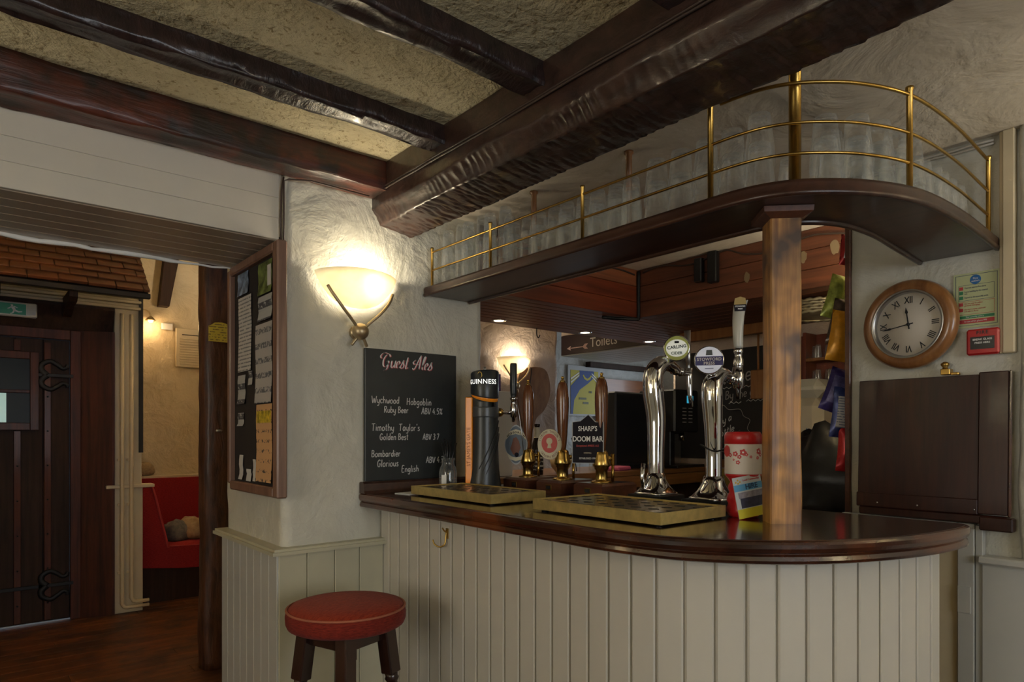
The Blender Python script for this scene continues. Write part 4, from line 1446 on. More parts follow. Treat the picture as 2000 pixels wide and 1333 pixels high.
text('lettering', 'PRESS', .0062, WHITE, o, Matrix.Identity(4), (0, -.010, .0016), bold=.0002)
o2 = MB().prism([(-.021, .006), (.021, .006), (.018, .028), (0, .034), (-.018, .028)], -.003, .0005).build('lever_crest', mat('lever_gold', (.42, .30, .11), .4), f2)
o2.matrix_local = Matrix.Translation((.143, -.014, .714)) @ RB2 @ FX
NAVY = mat('badge_navy', (.03, .03, .11), .4, emit=.15)
b2 = badge(f2, (-.036, -.006, .510), .046, None, None, mat('lit_badge_pale', (.66, .68, .76), .4, emit=.25), .62, 'round lit badge with dark blue band')
MB().prism([(-.0445, -.018), (.0445, -.018), (.0455, .012), (-.0455, .012)], .0034, .0042).build('badge_band', NAVY, b2)
text('lettering', 'STOWFORD', .0150, WHITE, b2, Matrix.Identity(4), (0, .002, .0048), bold=.0002, sx=.92, spacing=1.06)
text('lettering', 'PRESS', .0138, WHITE, b2, Matrix.Identity(4), (0, -.0115, .0048), bold=.0002, spacing=1.06)
MB().prism([(-.011, .016), (.011, .016), (.009, .034), (-.009, .034)], .0034, .0042).build('crest', mat('badge_crest', (.10, .12, .14), .5), b2)
MB().box(-.014, .014, -.001, .001, 0, .0008).build('print_line', NAVY, b2, (0, -.029, .0036))
MB().lathe([(.012, 0), (.010, .012), (.014, .02)], 14).build('badge_stem', CHROME, f2, (-.012, 0, .452))
tag(MB().tube(bez([(1.905, 1.30, 1.285), (1.93, 1.262, 1.262), (1.95, 1.235, 1.272), (1.94, 1.20, 1.295), (1.915, 1.165, 1.315), (1.89, 1.145, 1.330)], 8), .003, 7).build('looped_cable', BLACK), 'thin black cord looped from the tap to the red collecting tin', 'cord')

# ------------------------------------------------------------------ charity collecting tin
tin = thing('collecting_tin', 'red charity collecting tin with white poppy-print label and ribbed grip', 'collecting tin', (1.883, 1.128, 1.0605))
pr = [(.040, 0), (.046, .004), (.050, .015), (.050, .028), (.045, .040), (.049, .052), (.047, .066), (.041, .076), (.045, .088), (.044, .098), (.038, .108), (.045, .120), (.054, .130), (.055, .135)]
MB().lathe(pr, 32).build('grip', RED, tin)
MB().lathe([(.055, .135), (.0555, .137), (.0555, .225), (.055, .228)], 40).build('paper_sleeve', mat('tin_label', (.66, .60, .54), .5), tin)
MB().lathe([(.055, .228), (.0565, .229), (.0565, .254), (.053, .262), (.050, .266), (.036, .266), (.034, .262)], 36).build('lid', RED, tin)
FL = []
for i in range(30):
    a = 2 * PI * i / 30
    q = 1 + .16 * math.cos(5 * a)
    FL.append((q * math.cos(a), q * math.sin(a)))
for i, (an, z, s) in enumerate(((-95, .203, .0095), (-112, .198, .0075), (-125, .194, .006), (-103, .189, .006), (-106, .172, .006), (-78, .189, .004), (-57, .206, .009), (-50, .196, .006), (-60, .186, .005), (-88, .196, .005), (-116, .180, .003))):
    a = math.radians(-149 + (an + 95) * 1.4)
    mb = MB().prism([(x * s, y * s) for x, y in FL], 0, .0006)
    o = mb.build('printed_flower', REDP, tin)
    o.matrix_local = Matrix.Translation((.0555 * math.cos(a), .0555 * math.sin(a), z)) @ Matrix.Rotation(a + PI / 2, 4, 'Z') @ FY
    o2 = MB().prism([(x * s * .3, y * s * .3) for x, y in FL], .0006, .001).build('flower_eye', WHITE, o)
a = math.radians(-207)
o = MB().prism(ell(.016, .018, 20), 0, .0006).build('printed_roundel', REDP, tin)
o.matrix_local = Matrix.Translation((.0555 * math.cos(a), .0555 * math.sin(a), .206)) @ Matrix.Rotation(a + PI / 2, 4, 'Z') @ FY

# flyer leaning on the tin
fl = thing('flyer', 'folded hire flyer leaning between the red tin and the post', 'flyer', (1.849, 1.073, 1.0690), 0)
fl.rotation_euler = (math.radians(-6), math.radians(-8), math.radians(-20))
MB().box(-.052, .052, -.001, .001, 0, .125).build('sheet', mat('flyer_paper', (.50, .52, .50), .5), fl)
MB().box(-.052, .052, -.0016, -.0009, .082, .102).build('blue_band', mat('flyer_blue', (.10, .32, .52), .5), fl)
MB().box(-.052, .052, -.0016, -.0009, 0, .028).build('yellow_band', mat('flyer_yellow', (.62, .52, .03), .5), fl)
MB().box(-.036, .050, -.0018, -.0009, .030, .060, .0).build('photo_dark', mat('flyer_photo', (.035, .035, .06), .5, var=.5, vscale=60), fl)
MB().box(-.040, .050, -.0017, -.0009, .060, .078).build('photo_pale', mat('flyer_photo_pale', (.24, .22, .25), .5, var=.4, vscale=60), fl)
text('lettering', 'HIRE', .022, mat('flyer_ink', (.02, .05, .12), .5), fl, FY, (.012, -.0020, .092), bold=.0005)
text('lettering', 'Local Community', .0085, REDP, fl, FY, (.014, -.0016, .113))
mb = MB()
for x, z in ((-.042, .110), (-.034, .116), (-.027, .110), (-.034, .106)):
    mb.prism(ell(.003, .003, 10, x, z), -.0018, -.0009, 'xzy')
mb.build('logo_dots', mat('flyer_logo', (.6, .35, .03), .5), fl)

# ------------------------------------------------------------------ folded-up counter flap and gate
fp = thing('counter_flap', 'dark mahogany counter flap folded up against the clock wall', 'counter flap', (2.752, .895, 1.035))
fp.rotation_euler = (0, math.radians(2.0), 0)
MB().box(-.012, .012, -.160, .245, .020, .495, .002).build('panel', W_FLAP, fp)
MB().box(-.018, .014, -.248, -.160, .004, .502, .003).build('end_clamp', W_FLAP, fp)
mb = MB()
for k in range(3):
    mb.box(-.020 + k * .012, -.010 + k * .012, -.256 + .002 * k, -.2475, .0, .503, .003)
mb.build('moulded_edge', W_EDGE, fp)
MB().box(-.018, .014, -.160, .248, .0, .055, .003).build('bottom_rail', W_FLAP, fp)
mb = MB().box(-.014, .020, -.245, .240, -.030, 0, .004)
mb.box(-.020, .024, -.262, -.165, -.052, -.004, .004)
mb.build('hinge_block', W_FLAP, fp)
for y in (.03, -.15, .17):
    MB().lathe([(.003, -.0005), (.003, .0008)], 8, Matrix.Translation((-.0185, y, .018)) @ Matrix.Rotation(-PI / 2, 4, 'Y')).build('screw', STEEL, fp)
ct = thing('flap_catch', 'small brass catch holding the folded counter flap', 'catch', (2.765, .843, 1.545))
MB().box(-.018, .02, -.020, .010, -.010, .012, .002).build('clip', BRASS_RAIL, ct)
MB().box(-.010, .014, -.045, -.020, -.012, -.002, .002).build('tongue', BRASS_RAIL, ct)
MB().lathe([(.010, .012), (.008, .018), (.014, .026), (.014, .032), (.006, .038)], 16).build('knob', BRASS_RAIL, ct)

gt = thing('bar_gate', 'cream painted half gate standing open below the raised flap', 'gate', (2.78, .75, 0))
MB().box(-.025, .005, 0, .052, 0, 1.0, .003).build('stile', PAINT_GREY, gt)
MB().box(-.025, .005, .054, .46, .94, 1.0, .003).build('top_rail', PAINT_GREY, gt)
MB().box(-.010, .004, .054, .46, 0, .94).build('panel', PAINT_CREAM, gt)
MB().box(-.025, .005, .40, .46, 0, .94, .003).build('stile', PAINT_GREY, gt)
MB().box(-.030, -.024, .010, .050, .68, .775, .001).build('hinge', PAINT_GREY, gt)
MB().box(-.020, .015, -.024, -.002, 0, .995, .002).build('jamb', PAINT_GREY, gt)

# ------------------------------------------------------------------ clock
ck = thing('wall_clock', 'round wooden wall clock with roman numerals', 'clock', (2.781, .963, 1.736), math.radians(-6))


def onx(o, x=0, y=0, z=0, rot=0):
    o.matrix_local = Matrix.Translation((x, y, z)) @ FX @ Matrix.Rotation(rot, 4, 'Z')
    return o


onx(MB().lathe([(.120, .004), (.122, .030), (.132, .038), (.145, .040), (.160, .034), (.168, .022), (.170, .006), (.168, 0)], 56, cap=False).build('wooden_rim', W_CLOCK, ck))
onx(MB().lathe([(.118, .012), (.120, .034), (.128, .038), (.133, .034), (.131, .026)], 56, cap=False).build('chrome_bezel', STEEL, ck))
face = onx(MB().lathe([(.001, .010), (.124, .010), (.124, .014), (.001, .0142)], 56, cap=False).build('dial', mat('clock_dial', (.74, .67, .57), .5), ck))
NUM = ['XII', 'I', 'II', 'III', 'IIII', 'V', 'VI', 'VII', 'VIII', 'IX', 'X', 'XI']
INK = mat('clock_ink', (.012, .012, .014), .5)
for i, s in enumerate(NUM):
    a = -2 * PI * i / 12
    text('numeral', s, .036, INK, face, Matrix.Rotation(a, 4, 'Z'), (.092 * math.sin(-a), .092 * math.cos(a), .0150), bold=.0004, sx=.72)


def hand(name, ang, ln, w, z):
    poly = [(-w * .6, -.018), (w * .6, -.018), (w * .45, ln * .62), (w * 1.3, ln * .70), (0, ln), (-w * 1.3, ln * .70), (-w * .45, ln * .62)]
    return onx(MB().prism(poly, z, z + .0012).build(name, INK, ck), rot=-ang)


hand('hour_hand', math.radians(352), .066, .0042, .0175)
hand('minute_hand', math.radians(261), .098, .0034, .0195)
onx(MB().lathe([(.006, .016), (.006, .022), (.003, .024)], 14).build('hand_boss', INK, ck))
onx(MB().lathe([(.001, .0262), (.121, .026)], 40, cap=False).build('crystal', glass('clock_crystal', (.99, .99, .99), .01, .06), ck))

# ------------------------------------------------------------------ fire notice, call point
fn = thing('fire_notice', 'pale green fire action notice on the clock wall', 'notice', (2.7965, .757, 1.803))


def flat(parent, x0, x1, z0, z1, m, d, name):
    """a rectangle on a face looking to -X; x to the right as seen"""
    o = MB().box(x0, x1, z0, z1, d, d + .0006).build(name, m, parent)
    o.matrix_local = FX.copy()
    return o


flat(fn, -.068, .072, -.100, .098, mat('notice_paper', (.52, .56, .30), .45), 0, 'sheet')
NB = mat('notice_ink', (.03, .04, .12), .5)
GRN = mat('notice_green', (.03, .22, .09), .5)
for (a, b, c, d) in ((-.062, .066, .090, .0915), (-.062, .066, -.092, -.0905), (-.062, -.0605, -.092, .0915), (.0645, .066, -.092, .0915), (-.052, .057, .054, .055), (-.052, .057, -.001, 0), (-.052, -.051, -.001, .055), (.056, .057, -.001, .055)):
    flat(fn, a, b, c, d, NB, .0006, 'frame_line')
for (a, b, c, d) in ((-.052, .057, -.006, -.005), (-.052, .057, -.052, -.051), (-.052, -.051, -.052, -.005), (.056, .057, -.052, -.005)):
    flat(fn, a, b, c, d, REDP, .0006, 'frame_line')
o = MB().prism(ell(.017, .017, 26, 0, .072), .0006, .0012).build('blue_roundel', mat('notice_blue', (.02, .14, .38), .5), fn)
o.matrix_local = FX.copy()
text('lettering', 'Fire', .010, WHITE, fn, FX, (-.0016, 0, .076))
text('lettering', 'action', .010, WHITE, fn, FX, (-.0016, 0, .067))
flat(fn, -.052, .057, -.066, -.056, GRN, .0006, 'green_bar')
flat(fn, -.052, .057, -.084, -.070, REDP, .0006, 'red_bar')
for z, m_ in ((.044, REDP), (.028, GRN), (.010, GRN), (-.014, REDP), (-.034, REDP)):
    flat(fn, -.050, -.038, z - .006, z + .006, m_, .0008, 'pictogram')
for z, s, m_ in ((.045, 'Operate nearest fire alarm', NB), (.031, 'Leave building by the nearest', NB), (.024, 'exit', NB), (.010, 'Report to the assembly point', NB), (-.012, 'Do not stop to collect', REDP), (-.019, 'personal belongings', REDP), (-.033, 'Do not re-enter until told', REDP), (-.040, 'it is safe to do so', REDP)):
    text('lettering', s, .0078, m_, fn, FX, (-.0010, .034, z), align='LEFT', sx=.78)
text('lettering', 'Your assembly point is', .0075, WHITE, fn, FX, (-.0016, .030, -.061), align='LEFT', sx=.8)
text('lettering', 'In case of fire phone 999', .0085, WHITE, fn, FX, (-.0016, .034, -.077), align='LEFT', sx=.8)

fa = thing('fire_call_point', 'red break-glass fire alarm call point', 'fire alarm', (2.798, .728, 1.646))
MB().box(-.034, 0, -.049, .049, -.046, .046, .006).build('housing', RED, fa)
flat(fa, -.036, .036, -.026, .018, BLACK, .0345, 'glass_panel')
text('lettering', 'FIRE', .017, BLACK, fa, FX, (-.0347, 0, .032), bold=.0003, spacing=1.2)
text('lettering', 'BREAK GLASS', .0095, WHITE, fa, FX, (-.0356, 0, .008), bold=.0002)
text('lettering', 'PRESS HERE', .0090, WHITE, fa, FX, (-.0356, 0, -.017), bold=.0002)
MB().lathe([(.0045, 0), (.0045, .001)], 14).build('centre_dot', WHITE, fa)
fa.children[-1].matrix_local = Matrix.Translation((-.0352, 0, -.004)) @ FX

# ------------------------------------------------------------------ stool
sl = thing('bar_stool', 'round red upholstered bar stool with turned dark legs', 'stool', (1.045, 2.165, 0), math.radians(18))
mb = MB().lathe([(.188, .648), (.200, .654), (.206, .668), (.207, .690), (.204, .706), (.200, .712)], 44)
mb.build('cushion_side', F_RED, sl)
MB().lathe([(.200, .711), (.187, .722), (.14, .731), (.08, .735), (.001, .736)], 44, cap=False).build('cushion_top', fabric('stool_top_velour', (.21, .018, .006), (.34, .044, .015), 55, (1, 5, 1)), sl)
MB().tube([(.2025 * math.cos(2 * PI * i / 48), .2025 * math.sin(2 * PI * i / 48), .712) for i in range(48)], .0042, 8, closed=True).build('piping', mat('stool_piping', (.36, .11, .055), .7), sl)
for k in range(4):
    a = PI / 4 + k * PI / 2
    tilt = Matrix.Rotation(a, 4, 'Z') @ Matrix.Translation((.132, 0, .650)) @ Matrix.Rotation(math.radians(-7), 4, 'Y') @ Matrix.Translation((0, 0, -.660))
    mb = MB().box(-.026, .026, -.026, .026, .475, .652, .004, tilt @ Matrix.Rotation(PI / 4, 4, 'Z'))
    mb.lathe([(.016, .0), (.020, .03), (.019, .06), (.014, .09), (.016, .11), (.024, .16), (.025, .20), (.018, .235), (.020, .245), (.026, .25), (.026, .27), (.018, .285), (.018, .30), (.027, .345), (.030, .38), (.027, .415), (.018, .440), (.022, .448), (.026, .456), (.022, .464), (.024, .476)], 18, tilt)
    mb.build('leg', W_STOOL, sl)
for k in range(4):
    a = k * PI / 2
    MB().box(.083, .103, -.085, .085, .590, .650, .002, Matrix.Rotation(a, 4, 'Z')).build('apron', W_STOOL, sl)
    MB().box(.112, .130, -.115, .115, .215, .240, .004, Matrix.Rotation(a, 4, 'Z')).build('stretcher', W_STOOL, sl)

# ------------------------------------------------------------------ noticeboard on the pillar side
nbd = thing('noticeboard', 'tall framed black noticeboard on the side of the pillar', 'noticeboard', (.998, 2.93, 1.575))
MB().box(-.018, .0, -.290, .290, -.500, .500).build('felt', FELT, nbd)
MB().box(-.042, .0, -.340, -.285, -.512, .515, .006).build('frame_side', W_FRAME, nbd)
MB().box(-.042, .0, .262, .300, -.485, .505, .006).build('frame_side', W_FRAME, nbd)
MB().box(-.042, .0, -.286, .263, .475, .515, .006).build('frame_top', W_FRAME, nbd)
MB().box(-.042, .0, -.286, .263, -.512, -.470, .006).build('frame_bottom', W_FRAME, nbd)
PR1 = printed('printed_letter', (.56, .54, .50), (.20, .20, .20), 60, .42)
PR2 = printed('printed_notice', (.42, .40, .38), (.12, .12, .13), 16, .48)
PR3 = printed('orange_flyer', (.62, .36, .17), (.10, .07, .05), 24, .56)
PR4 = mat('green_photo_leaflet', (.12, .16, .04), .5, var=.9, vscale=22)
PR5 = mat('blue_photo_leaflet', (.16, .22, .32), .5, var=.9, vscale=26)
PR6 = printed('small_photo_sheet', (.42, .42, .40), (.07, .07, .08), 14, .42)
PR7 = mat('white_card', (.60, .58, .54), .6)
for (y0, y1, z0, z1, m_, lab) in (
        (2.95, 3.12, 1.60, 1.935, PR1, 'long white typed letter pinned to the noticeboard'),
        (2.99, 3.13, 1.945, 2.045, PR5, 'blue and red photo leaflet at the top of the noticeboard'),
        (2.70, 2.86, 1.905, 2.04, PR4, 'green photo leaflet at the top of the noticeboard'),
        (2.70, 2.86, 1.795, 1.90, PR6, 'sheet with small black photos below the green leaflet'),
        (2.70, 2.895, 1.450, 1.785, PR2, 'grey printed notice with feather drawings on the noticeboard'),
        (2.70, 2.885, 1.118, 1.445, PR3, 'orange flyer with yellow picture on the noticeboard'),
        (3.03, 3.13, 1.455, 1.585, PR6, 'narrow photo strip below the typed letter'),
        (2.935, 2.985, 1.535, 1.595, PR6, 'tiny photo card beside the typed letter'),
        (3.05, 3.13, 1.355, 1.415, PR6, 'small photo card low on the noticeboard'),
        (3.06, 3.11, 1.115, 1.225, PR7, 'upright white card at the foot of the noticeboard'),
        (2.95, 3.01, 1.112, 1.165, PR7, 'curled white slip at the foot of the noticeboard'),
        (2.89, 2.925, 1.115, 1.21, PR7, 'narrow white slip beside the orange flyer')):
    mb = MB()
    n = 5
    rings = []
    for k in range(n + 1):
        z = (z1 - z0) * (k / n - .5)
        w = .0016 * math.sin(k * 1.9 + y0 * 20) - (.004 if k == 0 else 0)
        rings.append([(w - .0004, -(y1 - y0) / 2, z), (w - .0004, (y1 - y0) / 2, z), (w + .0004, (y1 - y0) / 2, z), (w + .0004, -(y1 - y0) / 2, z)])
    mb.loft(rings, True, False)
    o = tag(mb.build('pinned_paper', m_, loc=(.9745, (y0 + y1) / 2, (z0 + z1) / 2)), lab, 'paper')
    if m_ is PR3:
        MB().box(-.0022, -.0008, -.085, .085, .085, .135).build('picture', mat('flyer_picture', (.55, .40, .03), .5, var=.7, vscale=40), o)
    if m_ is PR4:
        MB().box(-.003, -.0012, -.075, -.035, -.04, .045).build('white_panel', PR7, o)

# ------------------------------------------------------------------ rough timber post with its yellow sign
rings = []
for k in range(60):
    z = 2.6 * k / 59
    rr = []
    for i in range(20):
        a = 2 * PI * (i + .5) / 20
        c, s_ = math.cos(a), math.sin(a)
        q = min(.085 / max(abs(c), abs(s_)), .105)
        q *= 1 + .12 * noise.noise(Vector((c * 1.2, s_ * 1.2, z * 2.2))) + .07 * noise.noise(Vector((c * 2, s_ * 2, z * 8)))
        rr.append((1.115 + q * c * .92, 3.985 + q * s_, z))
    rings.append(rr)
struct('trim_post', MB().loft(rings, True, True), W_ROUGH, 'rough-hewn dark timber post beyond the noticeboard', 'post')
ys_ = thing('yellow_plaque', 'small yellow plaque with arched top on the timber post', 'sign', (1.115, 3.888, 1.885))
MB().prism([(-.062, -.05), (.062, -.05), (.062, .035), (.05, .04), (.03, .055), (0, .060), (-.03, .055), (-.05, .04), (-.062, .035)], -.003, .003, 'xzy').build('plate', printed('yellow_print', (.60, .46, .05), (.20, .14, .03), 70, .5), ys_)
ba = thing('latch_knob', 'small bright metal knob on the timber post', 'knob', (1.105, 3.885, 1.337))
MB().ball((0, -.006, 0), .013, 14, 10, sc=(1.4, .8, .8)).build('knob', STEEL, ba)

# ------------------------------------------------------------------ old entrance door
dr = thing('door_1', 'old dark plank entrance door with small leaded window and iron hinges', 'door', (.16, 5.65, 0), kind='structure')
xs = [-.44, -.30, -.16, -.02, .12, .28, .445]
MB().box(-.45, .435, .012, .040, .005, 1.985).build('backing', BLACKM, dr)
for a, b in zip(xs[:-1], xs[1:]):
    MB().box(a + .002, min(b, .435) - .002, -.010, .014, .012, 1.98, .003).build('plank', W_DOOR, dr)
for x in (-.36, -.195, -.06, .135, .305):
    spans = ((.02, 1.34), (1.89, 1.965)) if x < .2 and x > -.25 else ((.02, 1.96),)
    for z0, z1 in spans:
        MB().box(x - .019, x + .019, -.024, -.009, z0, z1, .002).build('batten', W_BATTEN, dr)
        mb = MB()
        zz = z0 + .12
        while zz < z1:
            mb.ball((x, -.024, zz), .006, 8, 5)
            zz += .24
        mb.v and mb.build('stud', IRON, dr)
wn = MB()
for (a, b, c, d) in ((-.245, -.195, 1.345, 1.885), (.205, .255, 1.345, 1.885), (-.195, .205, 1.835, 1.885), (-.195, .205, 1.345, 1.395), (-.010, .010, 1.395, 1.835), (-.195, .205, 1.600, 1.622)):
    wn.box(a, b, -.034, -.004, c, d, .003)
w_ = wn.build('window_frame', W_DOORRED, dr)
PANE = mat('door_pane', (.010, .014, .014), .3, spec=.12)
LITP = mat('bright_pane', (.30, .50, .42), .2, emit=.35)
for a, b in ((-.195, -.010), (.010, .205)):
    for c, d in ((1.395, 1.600), (1.622, 1.835)):
        MB().box(a, b, -.016, -.011, c, d).build('pane', PANE, dr)
MB().box(-.008 + .02, .075, -.0185, -.0158, 1.398, 1.597).build('pane_daylight_glow', LITP, dr)  # daylight in the pane, put in as a glowing strip
for z, ys in ((1.73, 1), (.26, 1)):
    mb = MB()
    mb.box(.25, .455, -.034, -.024, z - .012, z + .012, .002)
    for s in (-1, 1):
        pts = bez([(.30, -.030, z), (.268, -.030, z + s * .035), (.275, -.030, z + s * .075), (.320, -.030, z + s * .098), (.362, -.030, z + s * .075), (.392, -.030, z + s * .052), (.418, -.030, z + s * .062), (.420, -.030, z + s * .082)], 6)
        n = len(pts)
        mb.tube(pts, [.021 - .011 * i / n for i in range(n)], 8, sx=.45)
    if z < 1:
        mb.box(-.40, .30, -.034, -.024, z - .012, z + .012, .002)
    mb.build('strap_hinge', IRON, dr)
# frame: stop, splayed side and lintel
mb = MB().box(.437, .50, -.03, .05, 0, 2.055, .003)
mb.box(-.5, .437, -.03, .05, 1.987, 2.055, .003)
mb.build('door_stop', W_DOORRED, dr)
MB().prism([(.50, -.02), (.685, -.10), (.70, -.10), (.70, .05), (.50, .05)], 0, 2.06, 'xyz').build('jamb', W_DOORRED, dr)
MB().prism([(2.055, -.02), (2.215, -.10), (2.235, -.10), (2.235, .05), (2.055, .05)], -.6, .70, 'zyx').build('lintel', W_DOOR, dr)
MB().box(-.45, .44, -.012, .03, .0, .010).build('daylight_gap', mat('door_daylight_tone', (.5, .55, .62), .25, .6), dr)  # daylight under the door, put in as a pale strip

# exit sign
ex = thing('exit_sign', 'green running-man exit sign above the old door', 'sign', (.22, 5.560, 2.160))
MB().box(-.24, .180, -.012, .02, -.050, .050, .008).build('case', mat('sign_case', (.62, .60, .52), .4), ex)
MB().box(-.225, .118, -.0145, -.011, -.036, .036).build('green_panel', mat('sign_green', (.008, .17, .09), .4, emit=.05), ex)
mb = MB()
fig = [[(-.010, .028), (.002, .028), (.004, .017), (-.008, .016)], [(-.012, .014), (.008, .016), (.018, -.006), (.004, -.010)], [(.006, .014), (.026, .006), (.028, .010), (.010, .020)], [(-.012, .012), (-.028, .000), (-.024, -.004), (-.010, .004)],
       [(.004, -.006), (.018, -.006), (.034, -.014), (.052, -.012), (.052, -.018), (.032, -.022), (.012, -.016)], [(.004, -.008), (.014, -.012), (.004, -.030), (-.012, -.036), (-.012, -.030), (-.002, -.026)]]
for q in fig:
    mb.prism([(x + .045, z) for x, z in q], -.0160, -.0144, 'xzy')
mb.build('running_figure', WHITE, ex)
mb = MB().prism([(-.100, .028), (-.092, .028), (-.092, -.008), (-.080, -.008), (-.096, -.028), (-.112, -.008), (-.100, -.008)], -.0160, -.0144, 'xzy')
mb.build('arrow', WHITE, ex)
MB().box(.124, .168, -.0145, -.011, -.032, .032).build('side_panel', mat('sign_side', (.56, .55, .48), .4), ex)

# mouldings over and beside the door
mb = MB()
for z, d in ((2.24, .100), (2.262, .085), (2.285, .115), (2.305, .085), (2.33, .12)):
    mb.box(-1.2, 1.03, 5.65 - d, 5.652, z, z + .020, .004)
mb.box(-1.2, 1.03, 5.57, 5.652, 2.35, 2.42)
struct('trim_7', mb, PAINT_CREAM, 'cream ridged moulding between the door and the tiled canopy', 'trim')
mb = MB().box(.862, 1.04, 5.575, 5.66, .93, 2.24, .004)
mb.box(.815, 1.045, 5.570, 5.66, 0, .92, .003)
mb.box(.805, 1.12, 5.545, 5.66, .92, .945, .004)
struct('trim_8', mb, PAINT_CREAM, 'cream boxed pilaster beside the old door', 'trim')
struct('trim_9', MB().box(1.018, 1.046, 5.560, 5.576, 1.18, 2.36), BLACKM, 'black strip down the edge of the cream pilaster', 'trim')
PAINT_PIPE = mat('cream_pipe_paint', (.70, .56, .34), .35)
for i, (x, xe) in enumerate(((.905, 1.06), (.965, 1.06))):
    z0 = .045 + .035 * i
    pts = [(x, 5.540, 2.20), (x, 5.540, 1.4), (x, 5.540, .7), (x, 5.540, z0 + .03), (x + .012, 5.537, z0 + .006), (x + .03, 5.535, z0), (xe + .02, 5.535, z0)]
    p = thing('heating_pipe', ('outer' if i == 0 else 'inner') + ' cream painted pipe running down the pilaster and along the floor', 'pipe', (0, 0, 0), 0, 'cream pipes by the old door')
    MB().tube(pts, .0135, 10).build('pipe', PAINT_PIPE, p)
    for z in (1.13, .80, .30):
        MB().box(x - .026, x + .018, 5.552, 5.577, z - .009, z + .009, .003).build('clip', PAINT_PIPE, p)

# tiled canopy over the door
can = thing('tiled_canopy', 'small timber-tiled canopy over the old entrance door', 'canopy', (.0, 5.17, 2.30))
sl_ = math.radians(42)
ca, sa_ = math.cos(sl_), math.sin(sl_)
MB().prism([(-.01, -.012), (.47, .44), (.47, .41), (.02, -.03)], -1.15, 1.005, 'yzx').build('deck', BLACKM, can)
MB().box(-1.15, 1.015, -.022, .012, -.040, -.004, .004).build('fascia', BLACKM, can)
tile_me = None
for r in range(7):
    off = (r % 2) * .082
    x = -1.14 + off
    while x < 1.0:
        w = .162 + random.uniform(-.004, .004)
        x1 = min(x + w, 1.012)
        if x1 - x > .03:
            jit = random.uniform(-.004, .004)
            M_ = Matrix.Translation((0, (r * .085 + jit) * ca - .018, (r * .085 + jit) * sa_ + .004)) @ Matrix.Rotation(sl_ - .14, 4, 'X')
            MB().box(x + .0015, x1 - .0015, 0, .125, 0, .022, .003, M_).build('tile', W_TILE, can)
        x = x1
for x in (.57, .165, -.4):
    MB().prism([(.02, -.03), (.40, -.03), (.40, -.16), (.33, -.155), (.20, -.11), (.06, -.10), (.02, -.075)], x - .024, x + .024, 'yzx').build('bracket', W_DOOR, can)

# end wall of the lobby: brace, lamp, socket, vent
br = MB().prism([(1.40, 2.95), (1.52, 2.95), (1.432, 2.46), (1.350, 2.46)], 6.50, 6.60, 'xzy')
tag(br.build('timber_brace', W_DOOR), 'slanting dark timber brace on the lobby end wall', 'brace')
lp = thing('picture_lamp', 'small lit swan-neck lamp on the lobby end wall', 'lamp', (1.24, 6.58, 2.33))
MB().tube(bez([(-.05, .0, .06), (-.02, -.03, .085), (.03, -.05, .07), (.045, -.055, .03)], 6), .006, 8).build('neck', BRASSY, lp)
MB().lathe([(.010, .028), (.022, .018), (.045, -.008), (.044, -.010), (.020, .014), (.001, .02)], 18, Matrix.Translation((.045, -.055, .0)), cap=False).build('shade', BRASSY, lp)
MB().ball((.045, -.055, -.006), .022, 12, 8).build('bulb', mat('lit_small_bulb', (1, .72, .36), .3, emit=7), lp)
bulb_light('picture_lamp_light', (1.285, 6.50, 2.27), 1.6, (1, .66, .34), .03)
sk = tag(MB().box(-.045, .045, -.012, .012, -.03, .03, .004).build('wall_socket', SOCKET, loc=(1.43, 6.585, 2.29)), 'white socket plate beside the small lit lamp', 'socket')
vt = thing('wall_vent', 'cream slatted vent cover on the lobby end wall', 'vent', (1.66, 6.575, 2.105))
MB().box(-.16, .16, -.012, .02, -.175, .180, .004).build('cover', PAINT_CREAM, vt)
for i in range(11):
    z = .085 - i * .023
    MB().box(-.13, .16, -.018, -.010, z - .006, z + .004, .002, Matrix.Translation((0, 0, 0))).build('slat', PAINT_CREAM, vt)
MB().box(-.11, .16, -.014, -.008, .118, .126).build('slot', DARK_GAP, vt)

# unseen ceiling lamp, added to brighten the lobby
sc2 = thing('added_lobby_lamp', 'added unseen bowl fill lamp hanging from the lobby ceiling', 'lamp', (.1, 4.4, 2.80))
MB().lathe([(.02, .0), (.10, .03), (.14, .08), (.145, .10)], 24, cap=False).build('bowl', alabaster('bowl_glass'), sc2)
MB().tube([(0, 0, .15), (0, 0, .06)], .01, 8).build('stem', BRASSY, sc2)
bulb_light('added_lobby_lamp_light', (.1, 4.4, 2.90), 14, (1, .64, .33), .04)

sconce((2.195, 4.9, 1.95), 'added unseen half-bowl fill lamp on the lobby wall behind the pillar', 44, AL, -PI / 2)  # hidden lamp added to light the lobby end wall from the side

# ------------------------------------------------------------------ banquette
bq = thing('banquette', 'red upholstered corner banquette on a dark wooden plinth', 'banquette', (1.05, 5.74, 0))
prof = [(0, .285), (.0, .905), (.03, .925), (.075, .925), (.095, .905), (.13, .75), (.19, .48), (.205, .43), (.48, .42), (.53, .405), (.545, .37), (.545, .235), (.3, .25)]
MB().prism(prof, 0, .06, 'xzy').build('end_panel', F_BANQ, bq)
MB().tube(bez([(.085, .0, .918), (.105, 0, .86), (.14, 0, .71), (.18, 0, .54), (.203, 0, .42)], 6), .010, 8).build('piping', mat('banquette_piping', (.40, .03, .03), .7), bq)
MB().prism([(.0, .30), (.0, .92), (.09, .92), (.19, .46), (.19, .30)], .06, .80, 'xzy').build('side_back', F_BANQ, bq)
MB().prism([(.70, .40), (.70, .93), (.77, .93), (.80, .90), (.85, .40)], .1, 1.15, 'yzx').build('rear_back', F_BANQ, bq)
rr = []
